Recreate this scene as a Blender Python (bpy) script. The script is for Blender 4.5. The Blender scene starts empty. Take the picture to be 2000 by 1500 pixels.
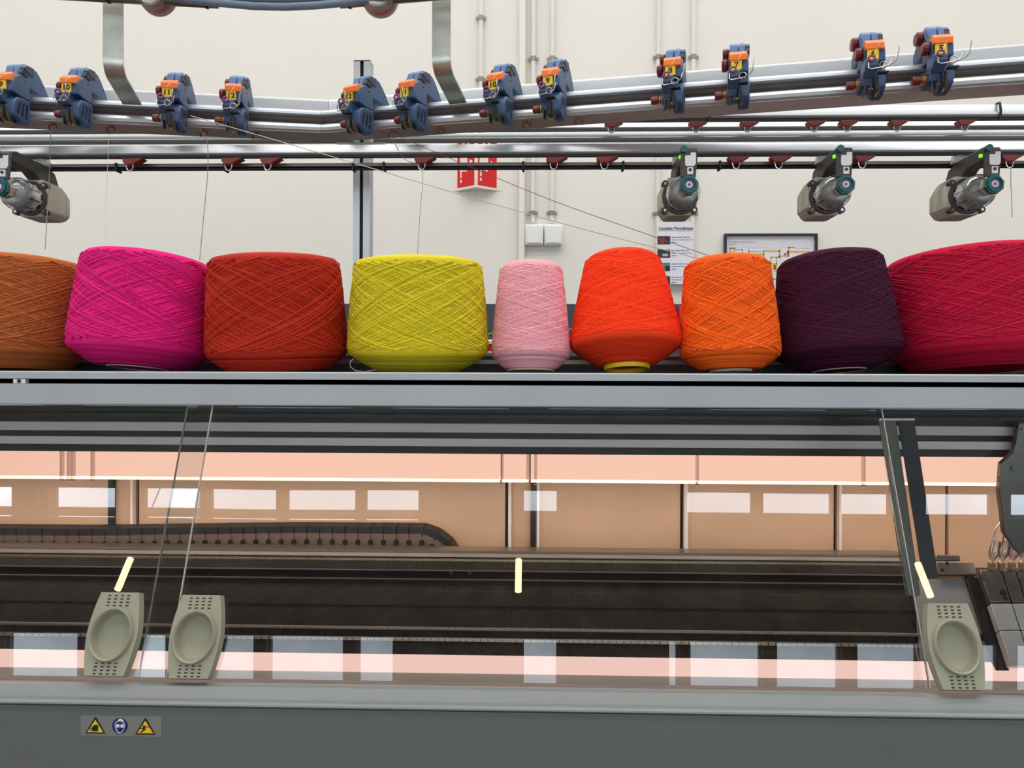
import bpy, math, random
import numpy as np
from mathutils import Vector, Matrix

random.seed(7)
SC = bpy.context.scene
COL = SC.collection
PI = math.pi

# ------------------------------------------------------------------ camera
F_PX = 1560.0
CAM_POS = Vector((0.0, -1.3, 1.58))
YAW, ROLL = math.radians(1.6), 0.004
CAM_ROT = (Matrix.Rotation(YAW, 3, 'Z') @ Matrix.Rotation(PI / 2, 3, 'X') @ Matrix.Rotation(ROLL, 3, 'Z'))
cam_data = bpy.data.cameras.new('camera')
cam = bpy.data.objects.new('camera', cam_data)
COL.objects.link(cam)
cam.matrix_world = Matrix.Translation(CAM_POS) @ CAM_ROT.to_4x4()
cam_data.sensor_width = 36.0
cam_data.lens = F_PX / 2000.0 * 36.0
cam_data.clip_start = 0.02
SC.camera = cam

# ------------------------------------------------------------------ light levels
WINDOW_L = 7.5        # sky seen through the window wall behind the camera
FILL_WINDOW_L = 3.2    # unseen windows added lower in the same wall for front light
SKYLIGHT_L = 6.2      # roof lights
LED_L = 1.2           # light strip inside the machine
world = bpy.data.worlds.new('world')
SC.world = world
world.use_nodes = True
world.node_tree.nodes['Background'].inputs[0].default_value = (0.75, 0.82, 0.95, 1)
world.node_tree.nodes['Background'].inputs[1].default_value = 0.25
SC.view_settings.view_transform = 'Standard'
SC.view_settings.look = 'None'
SC.view_settings.exposure = 0.0
SC.view_settings.gamma = 1.0
SC.view_settings.use_curve_mapping = False


# ------------------------------------------------------------------ helpers
def ray(px, py):
    return CAM_ROT @ Vector(((px - 1000) / F_PX, (750 - py) / F_PX, -1.0))


def at(px, py, Y):
    d = ray(px, py)
    return CAM_POS + d * ((Y - CAM_POS.y) / d.y)


def on_plane(px, py, p0, n):
    d = ray(px, py)
    return CAM_POS + d * ((p0 - CAM_POS).dot(n) / d.dot(n))


def zz(py, Y):
    """height of image row py (mid frame) at depth plane Y"""
    return CAM_POS.z + (750 - py) / F_PX * (Y - CAM_POS.y)


def lin(r, g, b):
    def c(v):
        v /= 255.0
        return v / 12.92 if v <= 0.04045 else ((v + 0.055) / 1.055) ** 2.4
    return (c(r), c(g), c(b))


MATS = {}


def mat(name, col, rough=0.5, metal=0.0, var=0.06, scale=30.0, bump=0.0, bscale=None, stretch=(1, 1, 1),
        emit=0.0, coat=0.0, spec=0.5):
    if name in MATS:
        return MATS[name]
    m = bpy.data.materials.new(name)
    m.use_nodes = True
    nt = m.node_tree
    b = nt.nodes['Principled BSDF']
    tc = nt.nodes.new('ShaderNodeTexCoord')
    mp = nt.nodes.new('ShaderNodeMapping')
    mp.inputs['Scale'].default_value = stretch
    nt.links.new(tc.outputs['Object'], mp.inputs[0])
    nz = nt.nodes.new('ShaderNodeTexNoise')
    nz.inputs['Scale'].default_value = scale
    nz.inputs['Detail'].default_value = 4
    nt.links.new(mp.outputs[0], nz.inputs['Vector'])
    mr = nt.nodes.new('ShaderNodeMapRange')
    mr.inputs[1].default_value = 0.3
    mr.inputs[2].default_value = 0.7
    mr.inputs[3].default_value = 1 - var
    mr.inputs[4].default_value = 1 + var
    nt.links.new(nz.outputs[0], mr.inputs[0])
    mx = nt.nodes.new('ShaderNodeMix')
    mx.data_type = 'RGBA'
    mx.blend_type = 'MULTIPLY'
    mx.inputs[0].default_value = 1.0
    mx.inputs[6].default_value = (*col, 1)
    nt.links.new(mr.outputs[0], mx.inputs[7])
    nt.links.new(mx.outputs[2], b.inputs['Base Color'])
    b.inputs['Roughness'].default_value = rough
    b.inputs['Metallic'].default_value = metal
    b.inputs['Coat Weight'].default_value = coat
    b.inputs['Specular IOR Level'].default_value = spec
    if emit:
        nt.links.new(mx.outputs[2], b.inputs['Emission Color'])
        b.inputs['Emission Strength'].default_value = emit
    if bump:
        n2 = nt.nodes.new('ShaderNodeTexNoise')
        n2.inputs['Scale'].default_value = bscale or scale * 4
        n2.inputs['Detail'].default_value = 3
        nt.links.new(mp.outputs[0], n2.inputs['Vector'])
        bp = nt.nodes.new('ShaderNodeBump')
        bp.inputs['Strength'].default_value = bump
        bp.inputs['Distance'].default_value = 0.002
        nt.links.new(n2.outputs[0], bp.inputs['Height'])
        nt.links.new(bp.outputs[0], b.inputs['Normal'])
    MATS[name] = m
    return m


def emission_mat(name, col, strength, var=0.0, scale=2.0):
    m = bpy.data.materials.new(name)
    m.use_nodes = True
    nt = m.node_tree
    nt.nodes.clear()
    out = nt.nodes.new('ShaderNodeOutputMaterial')
    em = nt.nodes.new('ShaderNodeEmission')
    em.inputs[0].default_value = (*col, 1)
    em.inputs[1].default_value = strength
    if var:
        nz = nt.nodes.new('ShaderNodeTexNoise')
        nz.inputs['Scale'].default_value = scale
        mr = nt.nodes.new('ShaderNodeMapRange')
        mr.inputs[1].default_value = 0.3
        mr.inputs[2].default_value = 0.7
        mr.inputs[3].default_value = strength * (1 - var)
        mr.inputs[4].default_value = strength * (1 + var)
        nt.links.new(nz.outputs[0], mr.inputs[0])
        nt.links.new(mr.outputs[0], em.inputs[1])
    nt.links.new(em.outputs[0], out.inputs[0])
    MATS[name] = m
    return m


def glass_mat(name, tint=(0.93, 0.95, 0.95), ior=1.5, gain=2.0, rough=0.0, wobble=0.0, haze=0.0):
    """thin clear sheet: passes light straight through, mirrors by Fresnel (both faces of the sheet)"""
    m = bpy.data.materials.new(name)
    m.use_nodes = True
    nt = m.node_tree
    nt.nodes.clear()
    out = nt.nodes.new('ShaderNodeOutputMaterial')
    tr = nt.nodes.new('ShaderNodeBsdfTransparent')
    tr.inputs[0].default_value = (*tint, 1)
    gl = nt.nodes.new('ShaderNodeBsdfGlossy')
    gl.inputs['Roughness'].default_value = rough
    fr = nt.nodes.new('ShaderNodeFresnel')
    fr.inputs[0].default_value = ior
    mu = nt.nodes.new('ShaderNodeMath')
    mu.operation = 'MULTIPLY'
    mu.use_clamp = True
    mu.inputs[1].default_value = gain
    nt.links.new(fr.outputs[0], mu.inputs[0])
    mix = nt.nodes.new('ShaderNodeMixShader')
    nt.links.new(mu.outputs[0], mix.inputs[0])
    last = tr.outputs[0]
    if haze:
        df = nt.nodes.new('ShaderNodeBsdfDiffuse')
        df.inputs[0].default_value = (0.8, 0.82, 0.82, 1)
        nz = nt.nodes.new('ShaderNodeTexNoise')
        nz.inputs['Scale'].default_value = 9
        nz.inputs['Detail'].default_value = 5
        tc2 = nt.nodes.new('ShaderNodeTexCoord')
        nt.links.new(tc2.outputs['Object'], nz.inputs['Vector'])
        mr = nt.nodes.new('ShaderNodeMapRange')
        mr.inputs[1].default_value = 0.45
        mr.inputs[2].default_value = 0.8
        mr.inputs[3].default_value = haze * 0.3
        mr.inputs[4].default_value = haze * 2
        nt.links.new(nz.outputs[0], mr.inputs[0])
        m0 = nt.nodes.new('ShaderNodeMixShader')
        nt.links.new(mr.outputs[0], m0.inputs[0])
        nt.links.new(tr.outputs[0], m0.inputs[1])
        nt.links.new(df.outputs[0], m0.inputs[2])
        last = m0.outputs[0]
    nt.links.new(last, mix.inputs[1])
    nt.links.new(gl.outputs[0], mix.inputs[2])
    nt.links.new(mix.outputs[0], out.inputs[0])
    if wobble:
        tc = nt.nodes.new('ShaderNodeTexCoord')
        nz = nt.nodes.new('ShaderNodeTexNoise')
        nz.inputs['Scale'].default_value = 5
        nz.inputs['Detail'].default_value = 0
        nt.links.new(tc.outputs['Object'], nz.inputs['Vector'])
        bp = nt.nodes.new('ShaderNodeBump')
        bp.inputs['Strength'].default_value = wobble
        bp.inputs['Distance'].default_value = 0.002
        nt.links.new(nz.outputs[0], bp.inputs['Height'])
        nt.links.new(bp.outputs[0], gl.inputs['Normal'])
    MATS[name] = m
    return m


class MB:
    """collects shapes, builds ONE mesh object"""

    def __init__(s):
        s.v, s.f = [], []

    def add(s, verts, faces):
        o = len(s.v)
        s.v += [tuple(p) for p in verts]
        s.f += [tuple(i + o for i in f) for f in faces]
        return s

    def box(s, c, size, rot=None):
        hx, hy, hz = size[0] / 2, size[1] / 2, size[2] / 2
        vs = [Vector((x, y, z)) for x in (-hx, hx) for y in (-hy, hy) for z in (-hz, hz)]
        if rot is not None:
            vs = [rot @ p for p in vs]
        c = Vector(c)
        return s.add([p + c for p in vs], [(0, 1, 3, 2), (4, 6, 7, 5), (0, 4, 5, 1), (2, 3, 7, 6), (0, 2, 6, 4), (1, 5, 7, 3)])

    def bounds(s, x0, x1, y0, y1, z0, z1):
        return s.box(((x0 + x1) / 2, (y0 + y1) / 2, (z0 + z1) / 2), (x1 - x0, y1 - y0, z1 - z0))

    def prism(s, poly, O, A, B, N, d0, d1, scale1=1.0):
        """poly [(a,b)] on plane O + aA + bB, swept along N from d0 to d1"""
        O, A, B, N = Vector(O), Vector(A), Vector(B), Vector(N)
        n = len(poly)
        ca = sum(p[0] for p in poly) / n
        cb = sum(p[1] for p in poly) / n
        v0 = [O + A * a + B * b + N * d0 for a, b in poly]
        v1 = [O + A * (ca + (a - ca) * scale1) + B * (cb + (b - cb) * scale1) + N * d1 for a, b in poly]
        fs = [tuple(range(n - 1, -1, -1)), tuple(range(n, 2 * n))]
        fs += [(i, (i + 1) % n, n + (i + 1) % n, n + i) for i in range(n)]
        return s.add(v0 + v1, fs)

    def lathe(s, prof, O=(0, 0, 0), axis=(0, 0, 1), seg=24, cap=True):
        """prof [(r,h)] turned about axis through O"""
        O, ax = Vector(O), Vector(axis).normalized()
        a = ax.orthogonal().normalized()
        b = ax.cross(a)
        vs = []
        for r, h in prof:
            for k in range(seg):
                t = 2 * PI * k / seg
                vs.append(O + ax * h + (a * math.cos(t) + b * math.sin(t)) * r)
        fs = []
        for i in range(len(prof) - 1):
            for k in range(seg):
                k2 = (k + 1) % seg
                fs.append((i * seg + k, i * seg + k2, (i + 1) * seg + k2, (i + 1) * seg + k))
        if cap:
            fs.append(tuple(range(seg - 1, -1, -1)))
            fs.append(tuple((len(prof) - 1) * seg + k for k in range(seg)))
        return s.add(vs, fs)

    def cyl(s, p0, p1, r, seg=16, r1=None):
        p0, p1 = Vector(p0), Vector(p1)
        return s.lathe([(r, 0), (r if r1 is None else r1, (p1 - p0).length)], p0, p1 - p0, seg)

    def tube(s, pts, r, seg=6, closed=False):
        pts = [Vector(p) for p in pts]
        n = len(pts)
        vs, fs = [], []
        ref = None
        for i, p in enumerate(pts):
            if closed:
                t = pts[(i + 1) % n] - pts[i - 1]
            else:
                t = pts[min(i + 1, n - 1)] - pts[max(i - 1, 0)]
            t.normalize()
            if ref is None:
                ref = t.orthogonal().normalized()
            a = (ref - t * ref.dot(t))
            a = a.normalized() if a.length > 1e-6 else t.orthogonal().normalized()
            ref = a
            b = t.cross(a)
            for k in range(seg):
                w = 2 * PI * k / seg
                vs.append(p + (a * math.cos(w) + b * math.sin(w)) * r)
        for i in range(n if closed else n - 1):
            j = (i + 1) % n
            for k in range(seg):
                k2 = (k + 1) % seg
                fs.append((i * seg + k, i * seg + k2, j * seg + k2, j * seg + k))
        if not closed:
            fs.append(tuple(range(seg - 1, -1, -1)))
            fs.append(tuple((n - 1) * seg + k for k in range(seg)))
        return s.add(vs, fs)

    def mesh(s, name, smooth=35):
        me = bpy.data.meshes.new(name)
        me.from_pydata(s.v, [], s.f)
        me.validate()
        me.update()
        if smooth:
            me.shade_smooth()
            me.set_sharp_from_angle(angle=math.radians(smooth))
        return me

    def build(s, name, material, parent=None, bevel=0.0, smooth=35, loc=None, recalc=True):
        me = s.mesh(name, smooth)
        if recalc:
            import bmesh
            bm = bmesh.new()
            bm.from_mesh(me)
            bmesh.ops.recalc_face_normals(bm, faces=bm.faces)
            bm.to_mesh(me)
            bm.free()
        return link(name, me, material, parent, bevel, loc)


def link(name, me, material, parent=None, bevel=0.0, loc=None):
    if material is not None:
        me.materials.append(MATS[material] if isinstance(material, str) else material)
    o = bpy.data.objects.new(name, me)
    COL.objects.link(o)
    if parent is not None:
        o.parent = parent
    if loc is not None:
        o.location = loc
    if bevel:
        b = o.modifiers.new('bevel', 'BEVEL')
        b.width = bevel
        b.segments = 2
        b.limit_method = 'ANGLE'
        b.angle_limit = math.radians(40)
    return o


def tag(o, label=None, cat=None, group=None, kind=None):
    if label:
        o['label'] = label
    if cat:
        o['category'] = cat
    if group:
        o['group'] = group
    if kind:
        o['kind'] = kind
    return o


def thing(name, label, cat, loc=(0, 0, 0), rotz=0.0, group=None):
    o = bpy.data.objects.new(name, None)
    o.empty_display_size = 0.05
    COL.objects.link(o)
    o.location = loc
    o.rotation_euler = (0, 0, rotz)
    return tag(o, label, cat, group)


def structure(o):
    o['kind'] = 'structure'
    return o


def copy_tree(o, parent=None):
    c = o.copy()
    COL.objects.link(c)
    if parent is not None:
        c.parent = parent
    for ch in [q for q in bpy.data.objects if q.parent == o]:
        copy_tree(ch, c)
    return c


def text_mesh(txt, size, extrude=0.0003, align='CENTER', bold=0.0):
    cu = bpy.data.curves.new('lettering', 'FONT')
    cu.body = txt
    cu.size = size
    cu.align_x = align
    cu.align_y = 'CENTER'
    cu.extrude = extrude
    cu.offset = bold
    cu.resolution_u = 3
    tmp = bpy.data.objects.new('lettering', cu)
    COL.objects.link(tmp)
    bpy.context.view_layer.update()
    dg = bpy.context.evaluated_depsgraph_get()
    me = bpy.data.meshes.new_from_object(tmp.evaluated_get(dg))
    bpy.data.objects.remove(tmp)
    bpy.data.curves.remove(cu)
    me.transform(Matrix.Rotation(PI / 2, 4, 'X'))      # stand up, facing -Y
    me.materials.clear()
    return me


# ------------------------------------------------------------------ materials
mat('wall_paint', lin(232, 229, 222), 0.85, var=0.015, scale=1.5, bump=0.05, bscale=60)
mat('wainscot_paint', lin(62, 68, 78), 0.7, var=0.05, scale=4)
mat('floor_concrete', lin(92, 89, 84), 0.6, var=0.12, scale=3)
mat('front_wall_paint', lin(92, 78, 70), 0.85, var=0.1, scale=2)
mat('ceiling_paint', lin(205, 205, 200), 0.9, var=0.03, scale=2)
mat('window_frame_paint', lin(95, 80, 70), 0.6)
mat('pipe_paint', lin(226, 223, 214), 0.5, var=0.02)
mat('clamp_metal', lin(150, 146, 138), 0.45, 0.6)
mat('aluminium', lin(196, 199, 202), 0.45, 0.7, var=0.03, scale=4, stretch=(0.3, 8, 8))
mat('rail_aluminium', lin(208, 213, 218), 0.36, 0.7, var=0.03, scale=3, stretch=(0.3, 10, 10))
mat('guide_aluminium', lin(206, 211, 216), 0.36, 0.7, var=0.03, scale=3, stretch=(0.3, 10, 10))
mat('rail_shade', lin(104, 98, 94), 0.45, 0.5, var=0.06)
mat('rail_under_shade', lin(196, 182, 174), 0.5, 0.3, var=0.06)
mat('galvanised', lin(186, 188, 176), 0.36, 0.9, var=0.16, scale=26, bump=0.06, bscale=90)
mat('beam_paint', lin(160, 164, 167), 0.42, 0.15, var=0.02, scale=3, coat=0.1)
mat('machine_paint', lin(124, 128, 127), 0.38, var=0.03, scale=5, bump=0.12, bscale=700)
mat('panel_paint', lin(98, 100, 99), 0.55, var=0.03, scale=5, bump=0.12, bscale=700)
mat('black_rubber', lin(26, 25, 25), 0.6, var=0.1)
mat('black_plastic', lin(22, 22, 23), 0.45, var=0.1)
mat('black_gloss', lin(16, 16, 17), 0.25)
mat('dark_metal', lin(62, 60, 58), 0.34, 0.75, var=0.14, scale=18)
mat('mid_metal', lin(128, 124, 120), 0.34, 0.8, var=0.12, scale=14)
mat('steel', lin(190, 188, 184), 0.25, 0.95, var=0.05)
mat('bar_metal', lin(120, 118, 114), 0.3, 0.85, var=0.08, scale=12)
mat('blue_plastic', lin(62, 88, 124), 0.42, var=0.05, scale=40)
mat('blue_light_plastic', lin(92, 126, 172), 0.4, var=0.05, scale=40)
mat('blue_dark_plastic', lin(44, 64, 94), 0.45, var=0.05, scale=40)
mat('orange_plastic', lin(255, 128, 48), 0.3, var=0.06, scale=60, emit=0.0, coat=0.2)
mat('tag_yellow', lin(250, 205, 20), 0.5, var=0.03)
mat('print_black', lin(18, 18, 18), 0.6)
mat('maroon_plastic', lin(112, 34, 32), 0.42, var=0.08, scale=50)
mat('purple_ceramic', lin(130, 62, 120), 0.3, var=0.05)
mat('brass_disc', lin(168, 150, 112), 0.32, 0.7, var=0.1)
mat('gold_ring', lin(205, 165, 70), 0.35, 0.4)
mat('eyelet_plastic', lin(122, 40, 36), 0.45, var=0.1, scale=60)
mat('feeder_beige', lin(184, 178, 164), 0.5, var=0.06, scale=20, bump=0.05)
mat('feeder_dark', lin(66, 64, 60), 0.5, var=0.08, scale=30)
mat('feeder_silver', lin(215, 215, 214), 0.35, 0.4, var=0.04)
mat('teal_plastic', lin(14, 92, 94), 0.35, var=0.06)
mat('pink_ceramic', lin(232, 190, 222), 0.35)
mat('green_led', lin(120, 240, 40), 0.4, emit=1.2)
mat('white_plastic', lin(236, 236, 232), 0.35, var=0.02)
mat('lamp_grey', lin(150, 140, 134), 0.4, var=0.04)
mat('red_ring', lin(176, 40, 24), 0.4, var=0.05)
mat('duct_blue', lin(112, 128, 148), 0.45, var=0.05)
mat('sign_red', lin(214, 12, 16), 0.45, var=0.04)
mat('sign_white', lin(236, 224, 216), 0.5, var=0.03)
mat('paper', lin(226, 226, 236), 0.7, var=0.015)
mat('print_grey', lin(110, 110, 120), 0.8)
mat('print_light', lin(178, 178, 188), 0.8)
mat('print_yellow', lin(214, 178, 70), 0.7, var=0.15, scale=90)
mat('print_red', lin(150, 40, 40), 0.7, var=0.2, scale=80)
mat('print_photo_dark', lin(46, 40, 42), 0.6, var=0.6, scale=90)
mat('print_photo_teal', lin(60, 130, 140), 0.6, var=0.4, scale=80)
mat('handle_plastic', lin(146, 144, 124), 0.55, var=0.07, scale=16, bump=0.08, bscale=160)
mat('tan_panel', lin(208, 174, 146), 0.5, var=0.06, scale=6, bump=0.06, bscale=40)
mat('carrier_rail', lin(238, 226, 220), 0.5, 0.0, var=0.05, scale=5, stretch=(0.3, 6, 6))
mat('chain_plastic', lin(104, 86, 78), 0.5, var=0.1, scale=40)
mat('seal_grey', lin(102, 106, 98), 0.5, var=0.08, scale=12)
mat('seal_dark', lin(50, 56, 62), 0.45, var=0.08, scale=12)
mat('tray_metal', lin(140, 142, 144), 0.5, 0.1, var=0.06, scale=10)
mat('ruler_metal', lin(200, 188, 176), 0.32, 0.8, var=0.06)
mat('sticker_film', lin(124, 123, 118), 0.3, var=0.05)
mat('warning_yellow', lin(240, 196, 20), 0.45)
mat('safety_blue', lin(8, 34, 104), 0.4)
mat('green_cord', lin(20, 170, 100), 0.5)
mat('yellow_tube', lin(240, 205, 20), 0.4, var=0.05)
mat('card_tube', lin(200, 190, 170), 0.6, var=0.08)
mat('yarn_white', lin(205, 195, 182), 0.8)
mat('yarn_wine', lin(140, 70, 80), 0.8)
mat('yarn_green', lin(120, 130, 112), 0.8)
mat('yarn_grey', lin(120, 112, 106), 0.8)
mat('cover_edge', lin(170, 162, 156), 0.3, var=0.05)
glass_mat('cover_glass', gain=1.1, wobble=0.05, haze=0.003)
glass_mat('dome_glass', tint=(0.88, 0.93, 0.96), gain=2.5, rough=0.05)
glass_mat('clip_clear', tint=(0.82, 0.76, 0.74), gain=1.0, haze=0.1)
glass_mat('funnel_clear', tint=(0.86, 0.84, 0.86), gain=4.0, rough=0.1, haze=0.05)
emission_mat('sky_window', (0.80, 0.90, 1.0), WINDOW_L, 0.12, 1.2)
emission_mat('sky_slope', (0.78, 0.88, 0.98), WINDOW_L * 0.55, 0.15, 1.5)
emission_mat('sky_fill', (0.82, 0.91, 1.0), FILL_WINDOW_L, 0.1, 1.0)
emission_mat('sky_roof', (1.0, 0.975, 0.94), SKYLIGHT_L)
emission_mat('lamp_warm', (1.0, 0.72, 0.36), 26.0)
emission_mat('led_diffuser', lin(255, 200, 176), LED_L)
emission_mat('led_edge', lin(255, 226, 200), LED_L * 1.7)
emission_mat('glow_low', lin(255, 208, 196), LED_L * 0.9)  # stands in for light on the lower ledge


def needle_mat():
    """dark bed steel with fine upright needle grooves"""
    m = bpy.data.materials.new('needle_bed')
    m.use_nodes = True
    nt = m.node_tree
    b = nt.nodes['Principled BSDF']
    tc = nt.nodes.new('ShaderNodeTexCoord')
    wv = nt.nodes.new('ShaderNodeTexWave')
    wv.inputs['Scale'].default_value = 95.0
    wv.bands_direction = 'X'
    nt.links.new(tc.outputs['Object'], wv.inputs['Vector'])
    nz = nt.nodes.new('ShaderNodeTexNoise')
    nz.inputs['Scale'].default_value = 20
    nt.links.new(tc.outputs['Object'], nz.inputs['Vector'])
    cr = nt.nodes.new('ShaderNodeMix')
    cr.data_type = 'RGBA'
    cr.inputs[6].default_value = (*lin(24, 22, 21), 1)
    cr.inputs[7].default_value = (*lin(92, 86, 80), 1)
    mu = nt.nodes.new('ShaderNodeMath')
    mu.operation = 'MULTIPLY'
    nt.links.new(wv.outputs[0], mu.inputs[0])
    nt.links.new(nz.outputs[0], mu.inputs[1])
    nt.links.new(mu.outputs[0], cr.inputs[0])
    nt.links.new(cr.outputs[2], b.inputs['Base Color'])
    b.inputs['Metallic'].default_value = 0.6
    b.inputs['Roughness'].default_value = 0.42
    bp = nt.nodes.new('ShaderNodeBump')
    bp.inputs['Strength'].default_value = 0.35
    bp.inputs['Distance'].default_value = 0.001
    nt.links.new(wv.outputs[0], bp.inputs['Height'])
    nt.links.new(bp.outputs[0], b.inputs['Normal'])
    MATS['needle_bed'] = m


needle_mat()


def yarn_mat(name, col, sheen=0.25):
    m = bpy.data.materials.new(name)
    m.use_nodes = True
    nt = m.node_tree
    b = nt.nodes['Principled BSDF']
    tc = nt.nodes.new('ShaderNodeTexCoord')
    mp = nt.nodes.new('ShaderNodeMapping')
    mp.inputs['Scale'].default_value = (25, 25, 700)
    nt.links.new(tc.outputs['Object'], mp.inputs[0])
    nz = nt.nodes.new('ShaderNodeTexNoise')
    nz.inputs['Scale'].default_value = 1.0
    nz.inputs['Detail'].default_value = 3
    nt.links.new(mp.outputs[0], nz.inputs['Vector'])
    geo = nt.nodes.new('ShaderNodeNewGeometry')
    ad = nt.nodes.new('ShaderNodeMath')
    ad.operation = 'ADD'
    nt.links.new(nz.outputs[0], ad.inputs[0])
    nt.links.new(geo.outputs['Random Per Island'], ad.inputs[1])
    mr = nt.nodes.new('ShaderNodeMapRange')
    mr.inputs[1].default_value = 0.4
    mr.inputs[2].default_value = 1.6
    mr.inputs[3].default_value = 0.80
    mr.inputs[4].default_value = 1.18
    nt.links.new(ad.outputs[0], mr.inputs[0])
    mx = nt.nodes.new('ShaderNodeMix')
    mx.data_type = 'RGBA'
    mx.blend_type = 'MULTIPLY'
    mx.inputs[0].default_value = 1.0
    mx.inputs[6].default_value = (*col, 1)
    nt.links.new(mr.outputs[0], mx.inputs[7])
    nt.links.new(mx.outputs[2], b.inputs['Base Color'])
    b.inputs['Roughness'].default_value = 0.8
    b.inputs['Specular IOR Level'].default_value = 0.2
    b.inputs['Sheen Weight'].default_value = sheen
    b.inputs['Sheen Tint'].default_value = (*col, 1)
    bp = nt.nodes.new('ShaderNodeBump')
    bp.inputs['Strength'].default_value = 0.5
    bp.inputs['Distance'].default_value = 0.0012
    nt.links.new(nz.outputs[0], bp.inputs['Height'])
    nt.links.new(bp.outputs[0], b.inputs['Normal'])
    MATS[name] = m
    return m


# ------------------------------------------------------------------ the hall
XL, XR, YF, YB, ZC = -7.0, 7.0, -6.2, 3.2, 6.6


def grid_wall(name, axis, pos, thick, u0, u1, z0, z1, holes, material):
    """a wall with openings, as one mesh of blocks"""
    us = sorted({u0, u1, *[h[0] for h in holes], *[h[1] for h in holes]})
    zs = sorted({z0, z1, *[h[2] for h in holes], *[h[3] for h in holes]})
    m = MB()
    for j in range(len(zs) - 1):
        run = None
        for i in range(len(us) - 1):
            uc, zc = (us[i] + us[i + 1]) / 2, (zs[j] + zs[j + 1]) / 2
            solid = not any(h[0] < uc < h[1] and h[2] < zc < h[3] for h in holes)
            if solid and run is None:
                run = us[i]
            if run is not None and (not solid or i == len(us) - 2):
                end = us[i + 1] if solid else us[i]
                if axis == 'x':
                    m.bounds(run, end, pos, pos + thick, zs[j], zs[j + 1])
                else:
                    m.bounds(run, end, zs[j], zs[j + 1], pos, pos + thick)
                run = None
    return structure(m.build(name, material))


structure(MB().bounds(XL, XR, YF - 0.3, YB, -0.1, 0).build('floor', 'floor_concrete'))
wb = structure(MB().bounds(XL, XR, YB, YB + 0.15, 0, ZC).build('wall_back', 'wall_paint'))
zw = zz(594, YB)
MB().bounds(XL, XR, YB - 0.012, YB, 0.1, zw).build('wainscot', 'wainscot_paint', wb)
structure(MB().bounds(XL, XR, YB - 0.02, YB - 0.012, 0, 0.1).build('baseboard_back', 'black_rubber'))
structure(MB().bounds(XL - 0.15, XL, YF, YB, 0, ZC).build('wall_left', 'wall_paint'))
structure(MB().bounds(XR, XR + 0.15, YF, YB, 0, ZC).build('wall_right', 'wall_paint'))
# slightly proud wall pilaster behind the two grey conduits
xp0, xp1 = at(1012, 400, YB).x, at(1026, 400, YB).x
pil = MB().bounds(xp0, xp1, YB - 0.045, YB, zw, ZC)
pil.build('pilaster', 'wall_paint', wb, bevel=0.008)

# the hall front: wall, then a glazed roof slope leaning in at 45 degrees
ZS = 3.6
fw = [(-5.9 + 1.5 * k, -4.7 + 1.5 * k) for k in range(8)]
grid_wall('wall_front', 'x', YF - 0.2, 0.2, XL, XR, 0, ZS, [(a, b, 1.0, 3.2) for a, b in fw], 'wall_paint')
up = [(-5.6, -5.1), (-4.99, -4.76), (-4.59, -4.50), (-4.42, -3.80), (-3.58, -3.03), (-2.97, -2.33), (-2.26, -1.61), (-1.54, -1.04), (-0.10, 0.22),
      (1.37, 1.97), (2.04, 2.68), (2.73, 3.19), (3.46, 4.08), (4.2, 4.9)]
low = [(-5.65, -4.96), (-4.84, -4.15), (-4.03, -3.34), (-3.22, -2.53), (-2.41, -1.72), (-1.60, -1.27), (-0.10, 0.22), (1.21, 1.30), (1.40, 2.05), (2.17, 2.74), (2.87, 3.44), (3.56, 4.14), (4.26, 4.9)]
holes = [(a, b, 1.80, 2.01) for a, b in up if b - a > .4] + [(a, b, 1.80, 2.01) for a, b in up if b - a <= .4]
holes += [(a, b, 1.715, 1.75) for a, b in up if b < -.5] + [(a, b, 0.08, 0.68) for a, b in low]
sl = grid_wall('wall_front_slope', 'y', 0.0, 0.2, XL, XR, 0.0, 4.25, holes, 'front_wall_paint')
sl.location = (0, YF, ZS)
sl.rotation_euler = (PI / 4, 0, 0)
n = 0
for a, b, s0, s1 in [(a, b, 1.80, 2.01) for a, b in up] + [(a, b, 0.08, 0.68) for a, b in low]:
    n += 1
    fr = MB()
    t = 0.012
    fr.bounds(a, a + t, s0, s1, 0.08, 0.14).bounds(b - t, b, s0, s1, 0.08, 0.14)
    fr.bounds(a + t, b - t, s0, s0 + t, 0.08, 0.14).bounds(a + t, b - t, s1 - t, s1, 0.08, 0.14)
    w = structure(fr.build('window_%d' % n, 'window_frame_paint'))
    w.location = sl.location
    w.rotation_euler = sl.rotation_euler
    MB().bounds(a, b, s0, s1, 0.16, 0.18).build('pane', 'sky_window' if s0 > 1.5 else 'sky_slope', w)
    if s0 > 1.5 and b < -.5:
        MB().bounds(a, b, 1.715, 1.75, 0.16, 0.18).build('pane', 'sky_window', w)
for a, b in fw:  # added windows, out of view, that brighten faces turned to the camera
    n += 1
    fr = MB()
    t = 0.04
    fr.bounds(a, a + t, YF - .12, YF - .06, 1.0, 3.2).bounds(b - t, b, YF - .12, YF - .06, 1.0, 3.2)
    fr.bounds(a + t, b - t, YF - .12, YF - .06, 1.0, 1.0 + t).bounds(a + t, b - t, YF - .12, YF - .06, 3.2 - t, 3.2).bounds(a + t, b - t, YF - .12, YF - .06, 2.3, 2.3 + t)
    w = structure(fr.build('window_%d' % n, 'window_frame_paint'))
    MB().bounds(a, b, YF - .17, YF - .15, 1.0, 3.2).build('pane', 'sky_fill', w)
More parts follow.
